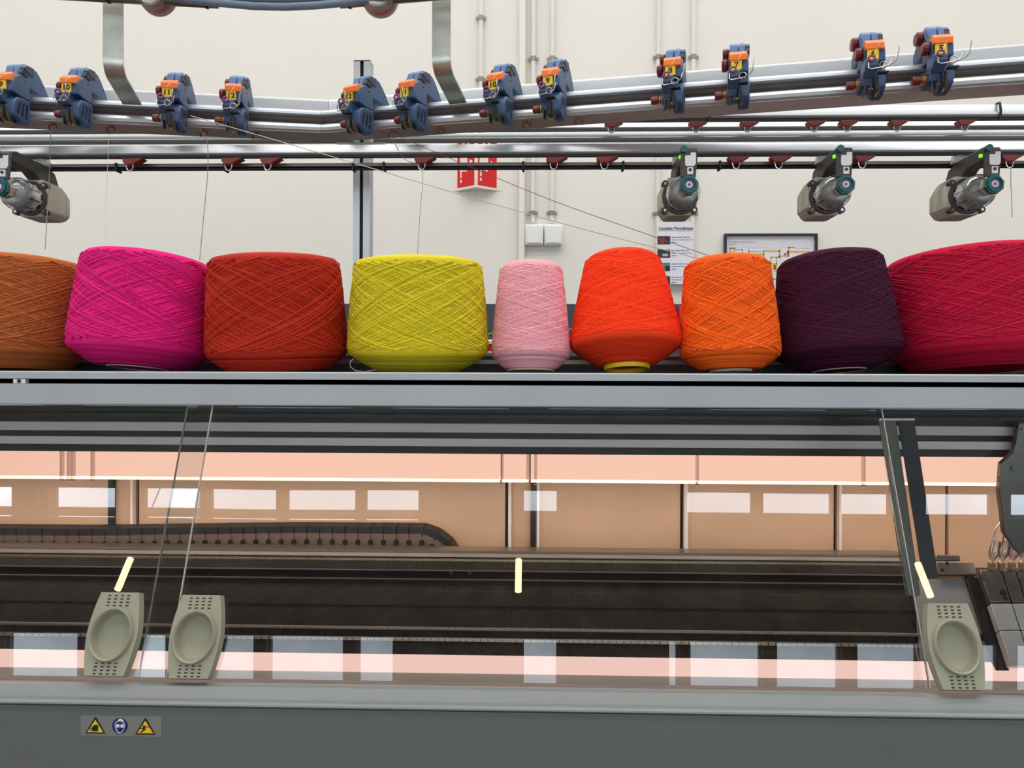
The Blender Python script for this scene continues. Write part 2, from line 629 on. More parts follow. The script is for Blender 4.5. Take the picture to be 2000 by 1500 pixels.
# roof with long roof lights
sky_strips = [(-6.2, 6.2, -2.9, -1.9), (-6.2, 6.2, -0.75, 0.25), (-6.2, 6.2, 1.6, 2.4)]
m = MB()
ys = [-3.25] + [v for s_ in sky_strips for v in s_[2:]] + [YB + 0.15]
for i in range(len(ys) - 1):
    if i % 2 == 0:
        m.bounds(XL, XR, ys[i], ys[i + 1], ZC, ZC + 0.2)
    else:
        m.bounds(XL, -6.2, ys[i], ys[i + 1], ZC, ZC + 0.2).bounds(6.2, XR, ys[i], ys[i + 1], ZC, ZC + 0.2)
structure(m.build('ceiling', 'ceiling_paint'))
for x0, x1, y0, y1 in sky_strips:
    n += 1
    fr = MB()
    for k in range(11):
        xx = x0 + (x1 - x0) * k / 10
        fr.box((xx, (y0 + y1) / 2, ZC + 0.06), (0.05, y1 - y0, 0.08))
    w = structure(fr.build('window_%d' % n, 'window_frame_paint'))
    MB().bounds(x0, x1, y0, y1, ZC + 0.12, ZC + 0.14).build('pane', 'sky_roof', w)

# pendant lamps under the roof, their glints show in the machine covers
for x, z0, z1, lb in [(-3.46, 4.06, 4.36, 'left'), (-0.125, 4.09, 4.39, 'middle'), (3.22, 4.08, 4.39, 'right')]:
    t = thing('pendant_lamp', 'warm tubular pendant lamp under the roof, mirrored in the %s part of the machine cover' % lb, 'lamp', (x, -4.9, z0))
    MB().cyl((0, 0, 0), (0, 0, z1 - z0), 0.027, 16).build('tube', 'lamp_warm', t)
    MB().lathe([(0.04, 0), (0.04, 0.03), (0.02, 0.06)], (0, 0, z1 - z0), (0, 0, 1), 16).build('cap', 'black_plastic', t)
    MB().cyl((0, 0, z1 - z0 + 0.06), (0, 0, ZC - z0), 0.006, 6).build('cord', 'black_plastic', t)

# ------------------------------------------------------------------ things on the back wall
def wall_pipe(px, py0, py1, r, label, clamps):
    p = at(px, 300, YB)
    z0, z1 = zz(py1, YB), (ZC if py0 < 0 else zz(py0, YB))
    o = thing('wall_conduit', label, 'pipe', (p.x, YB - r - 0.012, z0))
    MB().cyl((0, 0, 0), (0, 0, z1 - z0), r, 14).build('pipe', 'pipe_paint', o)
    for cy in clamps:
        zc = zz(cy, YB) - z0
        c = MB().lathe([(r + 0.003, -0.012), (r + 0.003, 0.012)], (0, 0, zc), (0, 0, 1), 14)
        c.box((0, r * 0.6, zc), (r * 2 + 0.035, 0.008, 0.018))
        c.build('clamp', 'clamp_metal', o)
    return o


wall_pipe(939, -1, 300, 0.0125, 'pale painted conduit running down to the red corner sign', [38, 157])
wall_pipe(1041, -1, 437, 0.0125, 'pale conduit running down to the left white switch', [-60, 118, 418])
wall_pipe(1078, -1, 437, 0.0125, 'pale conduit running down to the right white switch', [-60, 118, 418])
wall_pipe(1284, -1, 590, 0.0125, 'pale conduit along the left edge of the stop list poster', [-60, 117, 420])
wall_pipe(1352, -1, 590, 0.0125, 'pale conduit along the right edge of the stop list poster', [-60, 117, 420])
for px, side in ((1044, 'left'), (1081, 'right')):
    a, b = at(px - 18, 441, YB), at(px + 17, 481, YB)
    t = thing('wall_switch', 'square white surface switch, %s of the pair below the conduits' % side, 'switch', ((a.x + b.x) / 2, YB, (a.z + b.z) / 2))
    w_, h_ = b.x - a.x, a.z - b.z
    MB().bounds(-w_ / 2, w_ / 2, -0.045, 0, -h_ / 2, h_ / 2).build('box', 'white_plastic', t, bevel=0.006)
    MB().bounds(-w_ / 2 + 0.01, w_ / 2 - 0.01, -0.052, -0.045, -h_ / 2 + 0.01, h_ / 2 - 0.01).build('rocker', 'white_plastic', t, bevel=0.002)

# red folded fire sign
def fire_sign():
    pc = at(932, 330, YB)
    w = 0.115
    z1, z0 = zz(262, YB), zz(372, YB)
    d = 0.085
    t = thing('fire_sign', 'red and white folded fire sign standing out from the wall', 'sign', (pc.x, YB - 0.004, z0))
    H = z1 - z0
    MB().bounds(-w - 0.022, w + 0.022, -0.0, 0.004, -0.0, H).build('backing_strip', 'sign_white', t)
    for s_ in (-1, 1):
        A = Vector((s_ * w, 0, 0))
        Bv = Vector((0, -d, 0))
        e = (Bv - A)
        L = e.length
        e.normalize()
        nrm = Vector((e.y, -e.x, 0))
        if nrm.y > 0:
            nrm = -nrm
        lf = MB().prism([(0, 0), (L, 0), (L, H), (0, H)], A, e, (0, 0, 1), nrm, -0.003, 0.0).build('leaf', 'sign_white', t)
        MB().prism([(0.006, 0.012), (L - 0.012, 0.012), (L - 0.012, H * 0.62), (0.006, H * 0.62)], A, e, (0, 0, 1), nrm, 0.0, 0.0012).build('red_field', 'sign_red', lf)
        MB().prism([(0.006, H * 0.66), (L - 0.012, H * 0.66), (L - 0.012, H - 0.01), (0.006, H - 0.01)], A, e, (0, 0, 1), nrm, 0.0, 0.0012).build('red_field', 'sign_red', lf)
        # pictogram: extinguisher body, hose stub and dot
        u0 = 0.024 if s_ < 0 else L - 0.022
        dr = 1 if s_ < 0 else -1
        pts = lambda q: [(u0 + dr * a, b) for a, b in q]
        pg = MB()
        pg.prism(pts([(0, H * .32), (0.055, H * .30), (0.058, H * .58), (0.0, H * .56)]), A, e, (0, 0, 1), nrm, 0.0012, 0.002)
        pg.prism(pts([(0.004, H * .2), (0.014, H * .2), (0.014, H * .33), (0.004, H * .33)]), A, e, (0, 0, 1), nrm, 0.0012, 0.002)
        pg.prism(pts([(0.003, H * .12), (0.015, H * .12), (0.015, H * .17), (0.003, H * .17)]), A, e, (0, 0, 1), nrm, 0.0012, 0.002)
        for q in range(3):
            pg.prism(pts([(0.02 + q * .036, H * .70), (0.034 + q * .036, H * .70), (0.034 + q * .036, H * .95), (0.02 + q * .036, H * .95)]) if q < 2 else
                     pts([(0.07, H * .44), (0.09, H * .40), (0.094, H * .47), (0.074, H * .5)]), A, e, (0, 0, 1), nrm, 0.0012, 0.002)
        pg.build('pictogram', 'sign_white', lf)
    MB().prism([(-w, 0), (w, 0), (0, -d)], (0, 0, 0.0), (1, 0, 0), (0, 1, 0), (0, 0, 1), -0.002, 0.0).build('base_flap', 'sign_white', t)


fire_sign()


def flat(m, x0, x1, z0, z1, y, th=0.0006):
    m.bounds(x0, x1, y - th, y, z0, z1)


# paper list of emergency stops
def poster():
    Y = YB - 0.002
    a, b = at(1282, 437, YB), at(1350, 557, YB)
    W, H = b.x - a.x, a.z - b.z
    Y = YB - 0.042
    t = thing('paper_notice', 'white paper notice headed Locaties Noodstops with four small pictures', 'poster', (a.x, Y, b.z))
    MB().bounds(0, W, -0.0015, 0, 0, H).build('sheet', 'paper', t)
    me = text_mesh('Locaties Noodstops', W * 0.118, 0.0002, bold=0.0006)
    link('heading', me, 'print_black', t, loc=(W * 0.52, -0.0019, H * 0.9))
    u = MB()
    flat(u, W * .03, W * .99, H * .858, H * .864, -0.0016)
    u.build('underline', 'print_black', t)
    for k in range(4):
        zt = H * (0.775 - 0.215 * k)
        ph = MB()
        flat(ph, W * .0, W * .36, zt - H * .135, zt, -0.0016)
        pm = ph.build('picture', ['print_photo_dark', 'print_photo_dark', 'print_photo_teal', 'print_photo_dark'][k], t)
        if k == 0:
            q = MB()
            flat(q, W * .06, W * .2, zt - H * .12, zt - H * .03, -0.0023)
            q.build('picture_detail', 'print_red', pm)
        if k == 1:
            q = MB()
            flat(q, W * .14, W * .3, zt - H * .11, zt - H * .07, -0.0023)
            q.build('picture_detail', 'print_light', pm)
        if k == 2:
            q = MB()
            flat(q, W * .22, W * .35, zt - H * .13, zt - H * .05, -0.0023)
            q.build('picture_detail', 'print_black', pm)
        ln = MB()
        rr = random.Random(k)
        for j in range(3):
            zl = zt - H * (0.012 + 0.042 * j)
            x = W * .4
            end = W * (.92, .98, .55)[j]
            while x < end:
                w_ = W * rr.uniform(.05, .16)
                flat(ln, x, min(x + w_, end), zl - H * .012, zl, -0.0016)
                x += w_ + W * .02
        ln.build('text_lines', 'print_grey', t)


poster()


# framed floor plan
def plan_frame():
    a, b = at(1413, 458, YB), at(1593, 584, YB)
    W, H = b.x - a.x, a.z - b.z
    t = thing('framed_plan', 'black framed floor plan drawn in yellow lines on the back wall', 'picture', (a.x, YB, b.z))
    fw = 0.012
    f = MB().bounds(0, W, -0.03, 0, 0, fw).bounds(0, W, -0.03, 0, H - fw, H).bounds(0, fw, -0.03, 0, fw, H - fw).bounds(W - fw, W, -0.03, 0, fw, H - fw)
    f.build('frame', 'black_plastic', t)
    MB().bounds(fw, W - fw, -0.012, 0, fw, H - fw).build('sheet', 'paper', t)
    yl = MB()

    def seg(x0, y0, x1, y1, w=0.0032):
        X0, X1 = W * x0, W * x1
        Z0, Z1 = H * (1 - y0), H * (1 - y1)
        flat(yl, min(X0, X1) - w, max(X0, X1) + w, min(Z0, Z1) - w, max(Z0, Z1) + w, -0.012)
    for s_ in [(.07, .22, .12, .22), (.07, .22, .07, .33), (.11, .22, .11, .32), (.12, .24, .2, .24), (.2, .24, .2, .32), (.11, .32, .43, .31),
               (.27, .24, .27, .32), (.27, .27, .4, .27), (.43, .27, .6, .26), (.43, .27, .43, .46), (.6, .26, .6, .36), (.6, .34, .7, .34),
               (.7, .2, .7, .34), (.7, .28, .92, .27), (.7, .21, .76, .21), (.51, .36, .51, .56), (.43, .46, .51, .46), (.51, .36, .6, .36), (.57, .36, .57, .46),
               (.57, .46, .53, .55), (.53, .58, .6, .58), (.59, .58, .59, .64)]:
        seg(*s_)
    yl.build('plan_routes', 'print_yellow', t)
    gl = MB()
    for x0, y0, x1, y1 in [(.07, .21, .5, .212), (.5, .21, .502, .26), (.61, .21, .78, .212), (.61, .21, .613, .28), (.78, .21, .782, .3), (.61, .28, .613, .66), (.8, .22, .93, .222),
                           (.03, .62, .58, .626), (.2, .7, .5, .703), (.62, .85, .67, .86), (.7, .8, .71, .9), (.3, .88, .5, .885)]:
        flat(gl, W * x0, W * x1, H * (1 - y1) - .0006, H * (1 - y0) + .0006, -0.012)
    rr = random.Random(3)
    x = .05
    while x < .34:
        w_ = rr.uniform(.02, .06)
        flat(gl, W * x, W * (x + w_), H * .865, H * .885, -0.012)
        x += w_ + .008
    flat(gl, W * .05, W * .14, H * .835, H * .845, -0.012)
    gl.build('plan_lines', 'print_light', t)
    rd = MB()
    for x0, y0, x1, y1 in [(.34, .33, .38, .35), (.65, .3, .67, .33), (.68, .26, .7, .32), (.54, .48, .56, .55), (.58, .6, .6, .64), (.5, .76, .51, .8)]:
        flat(rd, W * x0, W * x1, H * (1 - y1), H * (1 - y0), -0.0127)
    rd.build('plan_marks', 'print_red', t)


plan_frame()

# red box on the dark wainscot
a, b = at(1326, 597, YB - 0.06), at(1368, 652, YB - 0.06)
t = thing('alarm_box', 'small red box on the dark wainscot between two orange cones', 'box', ((a.x + b.x) / 2, YB - 0.012, (a.z + b.z) / 2))
w_, h_ = (b.x - a.x) / 2, (a.z - b.z) / 2
MB().bounds(-w_, w_, -0.06, 0, -h_, h_).build('case', 'sign_red', t, bevel=0.006)
MB().bounds(-w_ * .55, -w_ * .3, -0.062, -0.06, h_ * .55, h_ * .8).build('mark', 'sign_white', t)

# ------------------------------------------------------------------ knitting machine body
MX0, MX1 = -1.75, 1.75
P0 = Vector((0, 0.012, 1.54))
PD = Vector((0, -0.161, -0.389)).normalized()          # down the cover
PN = Vector((0, PD.z, -PD.y))                           # out of the cover, towards the viewer
LED_T = 1.598

mach = thing('knitting_machine', 'long grey flat knitting machine carrying the row of yarn cones', 'machine', (0, 0, 0))
zb = lambda py: zz(py, 0.0)
zt_, zg1, zg0, zbm = zb(728), zb(743), zb(753), zb(795)
ZL = zt_                                                # ledge height


def prism_x(poly, x0, x1):
    return MB().prism(poly, (0, 0, 0), (0, 1, 0), (0, 0, 1), (1, 0, 0), x0, x1)


prism_x([(0.0, zg1), (0.0, zt_ - 0.002), (0.002, zt_), (0.27, zt_), (0.27, zt_ - 0.02), (0.012, zt_ - 0.02), (0.012, zg1)], MX0, MX1).build('ledge_strip', 'beam_paint', mach)
prism_x([(0.0, zbm + .002), (0.0, zg0), (0.27, zg0), (0.27, zbm), (0.002, zbm)], MX0, MX1).build('top_beam', 'beam_paint', mach)
prism_x([(0.012, zg0), (0.012, zg1), (0.26, zg1), (0.26, zg0)], MX0, MX1).build('groove', 'black_rubber', mach)
MB().bounds(MX0, MX1, 0.006, 0.27, zt_, zt_ + 0.001).build('ledge_mat', 'black_rubber', mach)
ZL = zt_ + 0.001
# small clip in the groove
pc = at(36, 746, 0.0)
cl = MB().bounds(pc.x - 0.010, pc.x + 0.010, 0.002, 0.0125, zg0 + .0006, zg1 - .0006).build('groove_clip', 'white_plastic', mach)
MB().cyl((pc.x, 0.001, (zg0 + zg1) / 2), (pc.x, 0.003, (zg0 + zg1) / 2), 0.0034, 14).build('clip_hole', 'black_plastic', cl)
# back lip of the ledge
zl = lambda py: zz(py, 0.28)
MB().bounds(MX0, MX1, 0.275, 0.285, zt_ - 0.02, zl(711)).build('back_lip', 'black_rubber', mach)
MB().bounds(MX0, MX1, 0.286, 0.30, zt_ - 0.05, zl(702.5)).build('back_rail', 'mid_metal', mach)
MB().bounds(MX0, MX1, 0.301, 0.32, zt_ - 0.05, zl(694.5)).build('back_seal', 'black_rubber', mach)
MB().bounds(MX0, MX1, 0.34, 0.36, zt_ - 0.05, zz(690, 0.34)).build('back_edge', 'machine_paint', mach)
# frame underneath the beam: black slot, then the dark stack of rails
prism_x([(0.03, zbm), (0.03, zz(806, .03)), (0.1, zz(806, .1)), (0.1, zbm)], MX0, MX1).build('cover_slot', 'black_plastic', mach)
rY = 0.14
for py0, py1, mt in [(806, 810, 'black_plastic'), (810.5, 817, 'dark_metal'), (817, 826, 'black_plastic'), (827.5, 829, 'mid_metal'), (829, 845.5, 'carrier_rail'), (857.5, 872.5, 'carrier_rail')]:
    nm = {'black_plastic': 'rail_gap', 'dark_metal': 'carrier_rail_edge', 'mid_metal': 'carrier_rail_edge', 'carrier_rail': 'carrier_rail'}[mt]
    MB().bounds(MX0, MX1, rY, rY + 0.02, zz(py1, rY), zz(py0, rY)).build(nm, mt, mach)
MB().bounds(MX0, MX1, rY + 0.012, rY + 0.03, zz(887, rY + .012), zz(806, rY + .012)).build('rail_backing', 'black_plastic', mach)
# light strip
lY = 0.19
z1, z0, ze = zz(884, lY), zz(936, lY), zz(942, lY)
xs = [at(p, 910, lY).x for p in (122, 140, 145, 186, 978, 1035, 1046, 1361, 1685, 1957)]
cuts = [MX0, xs[1], xs[4], xs[5], xs[7], xs[8], MX1]
lamp = thing('light_strip', 'long warm pink light strip glowing inside the machine above the needle bed', 'lamp', (0, lY, 0))
for i in range(len(cuts) - 1):
    a, b = cuts[i] + 0.002, cuts[i + 1] - 0.002
    MB().prism([(0, z0), (0.012, z1), (0.05, z1), (0.05, z0)], (0, 0, 0), (0, 1, 0), (0, 0, 1), (1, 0, 0), a, b).build('diffuser', 'led_diffuser', lamp)
    MB().bounds(a, b, -0.002, 0.05, ze, z0).build('diffuser_edge', 'led_edge', lamp)
for p in (123, 137, 145, 183, 981, 1031, 1046, 1361, 1685):
    x = at(p, 910, lY).x
    MB().bounds(x - 0.0028, x + 0.0028, -0.006, 0.0, zz(946, lY), z1).build('bracket', 'clip_clear', lamp)
MB().bounds(MX0, MX1, 0.05, 0.065, ze, z1 + 0.002).build('housing', 'machine_paint', lamp)
al = bpy.data.lights.new('strip_light', 'AREA')
al.shape = 'RECTANGLE'
al.size, al.size_y = 3.3, 0.04
al.energy = 4.5
al.color = (1.0, 0.72, 0.55)
alo = bpy.data.objects.new('strip_light', al)
COL.objects.link(alo)
alo.parent = lamp
alo.location = (0, 0.03, ze - 0.004)
alo.rotation_euler = (math.radians(10), 0, 0)

# back wall of the needle space, in panels with dark gaps
bY = 0.40
px_gap = [-200, 218, 268, 990, 1040, 1332, 1632, 1850, 2300]
zt2, zb2 = zz(925, bY), zz(1110, bY)
for i in range(len(px_gap) - 1):
    a, b = at(px_gap[i], 1000, bY).x, at(px_gap[i + 1], 1000, bY).x
    MB().bounds(a + 0.003, b - 0.003, bY, bY + 0.012, zb2, zt2).build('back_panel', 'tan_panel', mach, bevel=0.002)
MB().bounds(MX0, MX1, bY + 0.014, bY + 0.02, zb2, zt2 + 0.05).build('panel_backing', 'black_plastic', mach)
for p, wd, mt in ((1338, 7, 'carrier_rail'), (996, 6, 'carrier_rail'), (1637, 5, 'carrier_rail'), (1041, 9, 'black_plastic'), (1051, 5, 'carrier_rail'), (222, 9, 'black_plastic'), (263, 5, 'carrier_rail')):
    p0_, p1_ = at(p - wd / 2, 1000, bY), at(p + wd / 2, 1000, bY)
    MB().bounds(p0_.x, p1_.x, bY - 0.014, bY - 0.0005, zb2, zt2).build('panel_post', mt, mach)

# needle bed, facing the viewer at a slope, built as steps of one section each
bed_steps = [  # (py top, py bottom, Y top, Y bottom, material, name)
    (1068, 1073, 0.225, 0.222, 'bar_metal', 'bed_rim'),
    (1074, 1081, 0.219, 0.216, 'ruler_metal', 'bed_rim'),
    (1081, 1086, 0.222, 0.220, 'dark_metal', 'bed_groove'),
    (1086, 1089, 0.214, 0.213, 'ruler_metal', 'bed_rim'),
    (1089, 1108, 0.212, 0.202, 'needle_bed', 'bed_face'),
    (1108, 1110, 0.198, 0.197, 'mid_metal', 'bed_bar'),
    (1110, 1126, 0.203, 0.194, 'black_gloss', 'bed_face'),
    (1126, 1128, 0.190, 0.189, 'mid_metal', 'bed_bar'),
    (1128, 1150, 0.194, 0.182, 'needle_bed', 'bed_face'),
    (1150, 1180, 0.180, 0.163, 'needle_bed', 'bed_face'),
    (1180, 1225, 0.165, 0.140, 'needle_bed', 'bed_face'),
    (1225, 1229, 0.134, 0.132, 'ruler_metal', 'butt_row'),
    (1229, 1245, 0.138, 0.129, 'needle_bed', 'bed_face'),
    (1245, 1252, 0.124, 0.120, 'ruler_metal', 'ruler'),
    (1252, 1281, 0.122, 0.104, 'needle_bed', 'bed_face'),
]
xb0, xb1 = MX0, at(1785, 1100, 0.2).x
for pa, pb, ya, yb, mt, nm in bed_steps:
    pa, pb = [v + 7 * (1281 - v) / 211.0 + 1.5 for v in (pa, pb)]
    za, zb_ = zz(pa, ya), zz(pb, yb)
    o = prism_x([(ya, za), (yb, zb_), (yb + 0.05, zb_ - 0.01), (ya + 0.06, za - 0.004)], xb0, xb1 if nm != 'butt_row' else xb1).build(nm, mt, mach, smooth=0)
    if nm == 'ruler':
        tk = MB()
        x = -1.3
        k = 0
        while x < xb1 - 0.02:
            tk.box((x, (ya + yb) / 2 - 0.0016, (za + zb_) / 2), (0.0012, 0.002, (za - zb_) * (0.95 if k % 5 == 0 else 0.5)), Matrix.Rotation(math.atan2(ya - yb, za - zb_) * -1, 3, 'X'))
            x += 0.0127
            k += 1
        tag(tk.build('ruler_marks', 'print_black', o), kind='stuff')
    if nm == 'butt_row':
        tk = MB()
        x = xb0 + 0.3
        while x < xb1 - 0.004:
            tk.box((x, (ya + yb) / 2 - 0.002, (za + zb_) / 2), (0.0016, 0.004, 0.0035))
            x += 0.0042
        tag(tk.build('needle_butts', 'steel', o), kind='stuff')
    if nm == 'bed_rim' and 1092 < pa < 1095:
        tk = MB()
        x = xb0 + 0.3
        while x < xb1 - 0.004:
            tk.box((x, ya - 0.001, za - 0.001), (0.0014, 0.004, 0.006))
            x += 0.0042
        tag(tk.build('needle_hooks', 'brass_disc', o), kind='stuff')
for p in ((881, 1119), (917, 1119)):
    q = at(p[0], p[1], 0.198)
    MB().cyl((q.x, 0.194, q.z), (q.x, 0.2, q.z), 0.003, 12).build('bed_screw', 'dark_metal', mach)
MB().bounds(MX0, MX1, 0.23, 0.395, 1.02, 1.2).build('bed_base', 'black_plastic', mach)
# lower ledge, its light put in as a glow, and tray behind the covers
ya, yb = 0.100, 0.074
low_glow = thing('low_glow_strip', 'narrow pale pink ledge with painted glow along the foot of the needle bed', 'lamp', (0, 0.09, 1.1))
MB().prism([(ya - .09, zz(1281, ya) - 1.1), (yb - .09, zz(1312, yb) - 1.1), (yb - .08, zz(1312, yb) - 1.115), (ya - .08, zz(1281, ya) - 1.115)], (0, 0, 0), (0, 1, 0), (0, 0, 1), (1, 0, 0), MX0, MX1).build('diffuser', 'glow_low', low_glow)  # not a lamp: the face glows in place of light falling on it
MB().bounds(MX0, MX1, -0.19, 0.073, zz(1312, .074) - 0.02, zz(1312, .074) - 0.004).build('tray', 'tray_metal', mach)
# front lip and front panel
zlip = zz(1341, -0.150)
fy = -0.185
zf = zz(1394, fy - 0.012)
prof = [(-0.150, zlip), (-0.150, zlip - 0.08), (-0.20, zlip - 0.08), (fy - 0.004, zf), (fy - 0.010, zf + 0.001), (fy - 0.0135, zf + 0.005), (fy - 0.011, zf + 0.0095), (fy - 0.004, zf + 0.011), (-0.166, zlip - 0.006), (-0.158, zlip)]
zr = zz(1380, fy - .01)
prism_x([(-0.150, zlip), (-0.150, zf), (fy + .01, zf), (fy - 0.004, zf + .0005), (fy - 0.011, zf + .002), (fy - 0.0145, zf + .005), (fy - 0.014, zr - .002), (fy - 0.010, zr),
         (-0.176, zz(1374, -.176)), (-0.164, zlip - 0.001), (-0.158, zlip)], MX0, MX1).build('front_lip', 'machine_paint', mach)
MB().bounds(MX0, MX1, fy - 0.0095, fy + 0.02, 0.12, zf + .0005).build('front_panel', 'panel_paint', mach)
MB().bounds(MX0, MX1, fy + 0.04, 0.44, 0.0, 0.12).build('plinth', 'black_plastic', mach)
MB().bounds(MX0, MX1, 0.44, 0.46, 0.0, zt_ - 0.05).build('rear_panel', 'machine_paint', mach)
for s_ in (MX0, MX1 - 0.02):
    MB().bounds(s_, s_ + 0.02, -0.02, 0.44, 0.12, zt_ - 0.06).build('end_panel', 'machine_paint', mach)

# ------------------------------------------------------------------ sliding clear covers
SB = 0.4225                                             # length down the slope


def pane_pt(px, py, off=0.0):
    return on_plane(px, py, P0 + PN * off, PN)


def pane_s(p):
    return (p - P0).dot(PD)


def cover(name, label, xa, xb, off, edges):
    t = thing(name, label, 'cover', P0)
    o = MB()
    c = PN * off
    o.add([c + Vector((xa, 0, 0)), c + Vector((xb, 0, 0)), c + PD * SB + Vector((xb, 0, 0)), c + PD * SB + Vector((xa, 0, 0))], [(0, 3, 2, 1)])
    # solid sheet: front face, back face and rim
    sheet = MB().prism([(xa, 0), (xb, 0), (xb, SB), (xa, SB)], c, (1, 0, 0), PD, PN, -0.0015, 0.0015)
    sheet.build('sheet', 'cover_glass', t)
    for x in edges:
        MB().prism([(x - 0.0007, 0), (x + 0.0007, 0), (x + 0.0007, SB), (x - 0.0007, SB)], c, (1, 0, 0), PD, PN, -0.002, 0.002).build('edge', 'cover_edge', t)
    return t


x_left_r = pane_pt(369, 1070, 0.006).x
x_mid_l = pane_pt(316.5, 1070).x
x_mid_r = pane_pt(1757, 1070).x
cvL = cover('sliding_cover', 'clear sliding cover at the left end of the machine', MX0 + .05, x_left_r, 0.006, [x_left_r])
cvM = cover('sliding_cover', 'wide clear sliding cover in the middle of the machine', x_mid_l, x_mid_r, 0.0, [x_mid_l])
cvR = cover('sliding_cover', 'clear sliding cover at the right end of the machine', x_mid_r + 0.004, MX1 - .05, 0.006, [x_mid_r + 0.006])


def make_handle(parent, px, py, off, cant):
    """barrel-sided plastic finger grip lying on a cover"""
    p = pane_pt(px, py, off) - P0
    s0 = p.dot(PD)
    x0 = p.x
    O = PN * (off + 0.002) + PD * s0 + Vector((x0, 0, 0))
    L, wm, we = 0.0595, 0.0385, 0.029
    k = cant
    # barrel outline, sheared a little as in the photo
    poly = []
    N_ = 9
    for i in range(N_):
        v = -1 + 2 * i / (N_ - 1)
        poly.append((we + (wm - we) * (1 - abs(v) ** 1.7) + k * -v * 0.006, v * L))
    for i in range(N_):
        v = 1 - 2 * i / (N_ - 1)
        poly.append((-(we + (wm - we) * (1 - abs(v) ** 1.7)) + k * -v * 0.006, v * L))
    body = MB()
    # slab with an oval hole: ring of quads between outline and oval
    SEG = 40
    ov = [(0.0285 * math.cos(2 * PI * i / SEG) , 0.0345 * math.sin(2 * PI * i / SEG) + 0.002) for i in range(SEG)]

    def outline(ang):
        dx, dy = math.cos(ang), math.sin(ang)
        best = None
        for i in range(len(poly)):
            (xa, ya_), (xb, yb_) = poly[i], poly[(i + 1) % len(poly)]
            ex, ey = xb - xa, yb_ - ya_
            den = dx * ey - dy * ex
            if abs(den) < 1e-12:
                continue
            t_ = (xa * ey - ya_ * ex) / den
            u_ = (xa * dy - ya_ * dx) / den
            if t_ > 0 and -1e-6 <= u_ <= 1 + 1e-6 and (best is None or t_ > best):
                best = t_
        return (dx * best, dy * best)
    angs = sorted(set([2 * PI * i / SEG for i in range(SEG)]))
    outer = [outline(a_) for a_ in angs]
    # put exact corners in
    for cx, cy in (poly[0], poly[N_ - 1], poly[N_], poly[-1]):
        j = min(range(SEG), key=lambda q: (outer[q][0] - cx) ** 2 + (outer[q][1] - cy) ** 2)
        outer[j] = (cx, cy)
    H = 0.014

    def P(a_, b_, h):
        return O + Vector((a_, 0, 0)) + PD * b_ + PN * h
    ringsv = [[P(a_, b_, 0) for a_, b_ in outer], [P(a_ * .975, b_ * .985, H) for a_, b_ in outer],
              [P(a_ * 1.12, (b_ - .002) * 1.12 + .002, H) for a_, b_ in ov]]
    vs = [q for r_ in ringsv for q in r_]
    fs = []
    for r_ in range(2):
        for i in range(SEG):
            j = (i + 1) % SEG
            fs.append((r_ * SEG + i, r_ * SEG + j, (r_ + 1) * SEG + j, (r_ + 1) * SEG + i))
    body.add(vs, fs)
    h = body.build('handle', 'handle_plastic', parent, smooth=40)
    dish = MB()
    prof = [(1.13, H), (1.11, H + 0.005), (1.06, H + 0.007), (0.99, H + 0.006), (0.96, H + 0.001), (0.90, 0.005), (0.82, 0.0022), (0.4, 0.0012)]
    vs = []
    for r_, hh in prof:
        vs += [P(a_ * r_, (b_ - .002) * r_ + .002, hh) for a_, b_ in ov]
    fs = []
    for r_ in range(len(prof) - 1):
        for i in range(SEG):
            j = (i + 1) % SEG
            fs.append((r_ * SEG + i, r_ * SEG + j, (r_ + 1) * SEG + j, (r_ + 1) * SEG + i))
    fs.append(tuple((len(prof) - 1) * SEG + i for i in range(SEG)))
    dish.add(vs, fs)
    dish.build('dish', 'handle_plastic', h, smooth=60)
    sl = MB()
    for s_ in (-1, 1):
        for r_ in range(4):
            for c_ in range(4):
                cc = P((c_ - 1.5) * 0.0096, s_ * (0.0405 + 0.0048 * r_) + 0.001, H + 0.0001)
                sl.prism([(-0.0022, -0.0009), (0.0022, -0.0009), (0.0022, 0.0009), (-0.0022, 0.0009)], cc, (1, 0, 0), PD, PN, -0.001, 0.0003)
    tag(sl.build('grip_holes', 'print_black', h), kind='stuff')
    return h


make_handle(cvL, 229, 1239, 0.006, 0)
make_handle(cvM, 389, 1244, 0.0, 0)
make_handle(cvR, 1856, 1263, 0.006, 0)

# the two bars along the edge of the middle and right covers
def cover_bar(name, label_mat, pts, off, parent, th=0.004):
    q = [pane_pt(a_, b_, off) - P0 for a_, b_ in pts]
    poly = [(v.x, v.dot(PD)) for v in q]
    MB().prism(poly, PN * off, (1, 0, 0), PD, PN, -th / 2, th / 2).build(name, label_mat, parent, bevel=0.0006)


cover_bar('edge_bar', 'seal_grey', [(1716, 822), (1749, 822), (1797, 1163), (1769, 1163)], -0.006, cvM)
cover_bar('seal_bar', 'seal_dark', [(1754, 822), (1785, 822), (1832, 1130), (1803, 1130)], -0.004, cvR)
cover_bar('top_strip', 'carrier_rail', [(1717, 818), (1786, 818), (1786, 822), (1717, 822)], -0.005, cvR, 0.005)

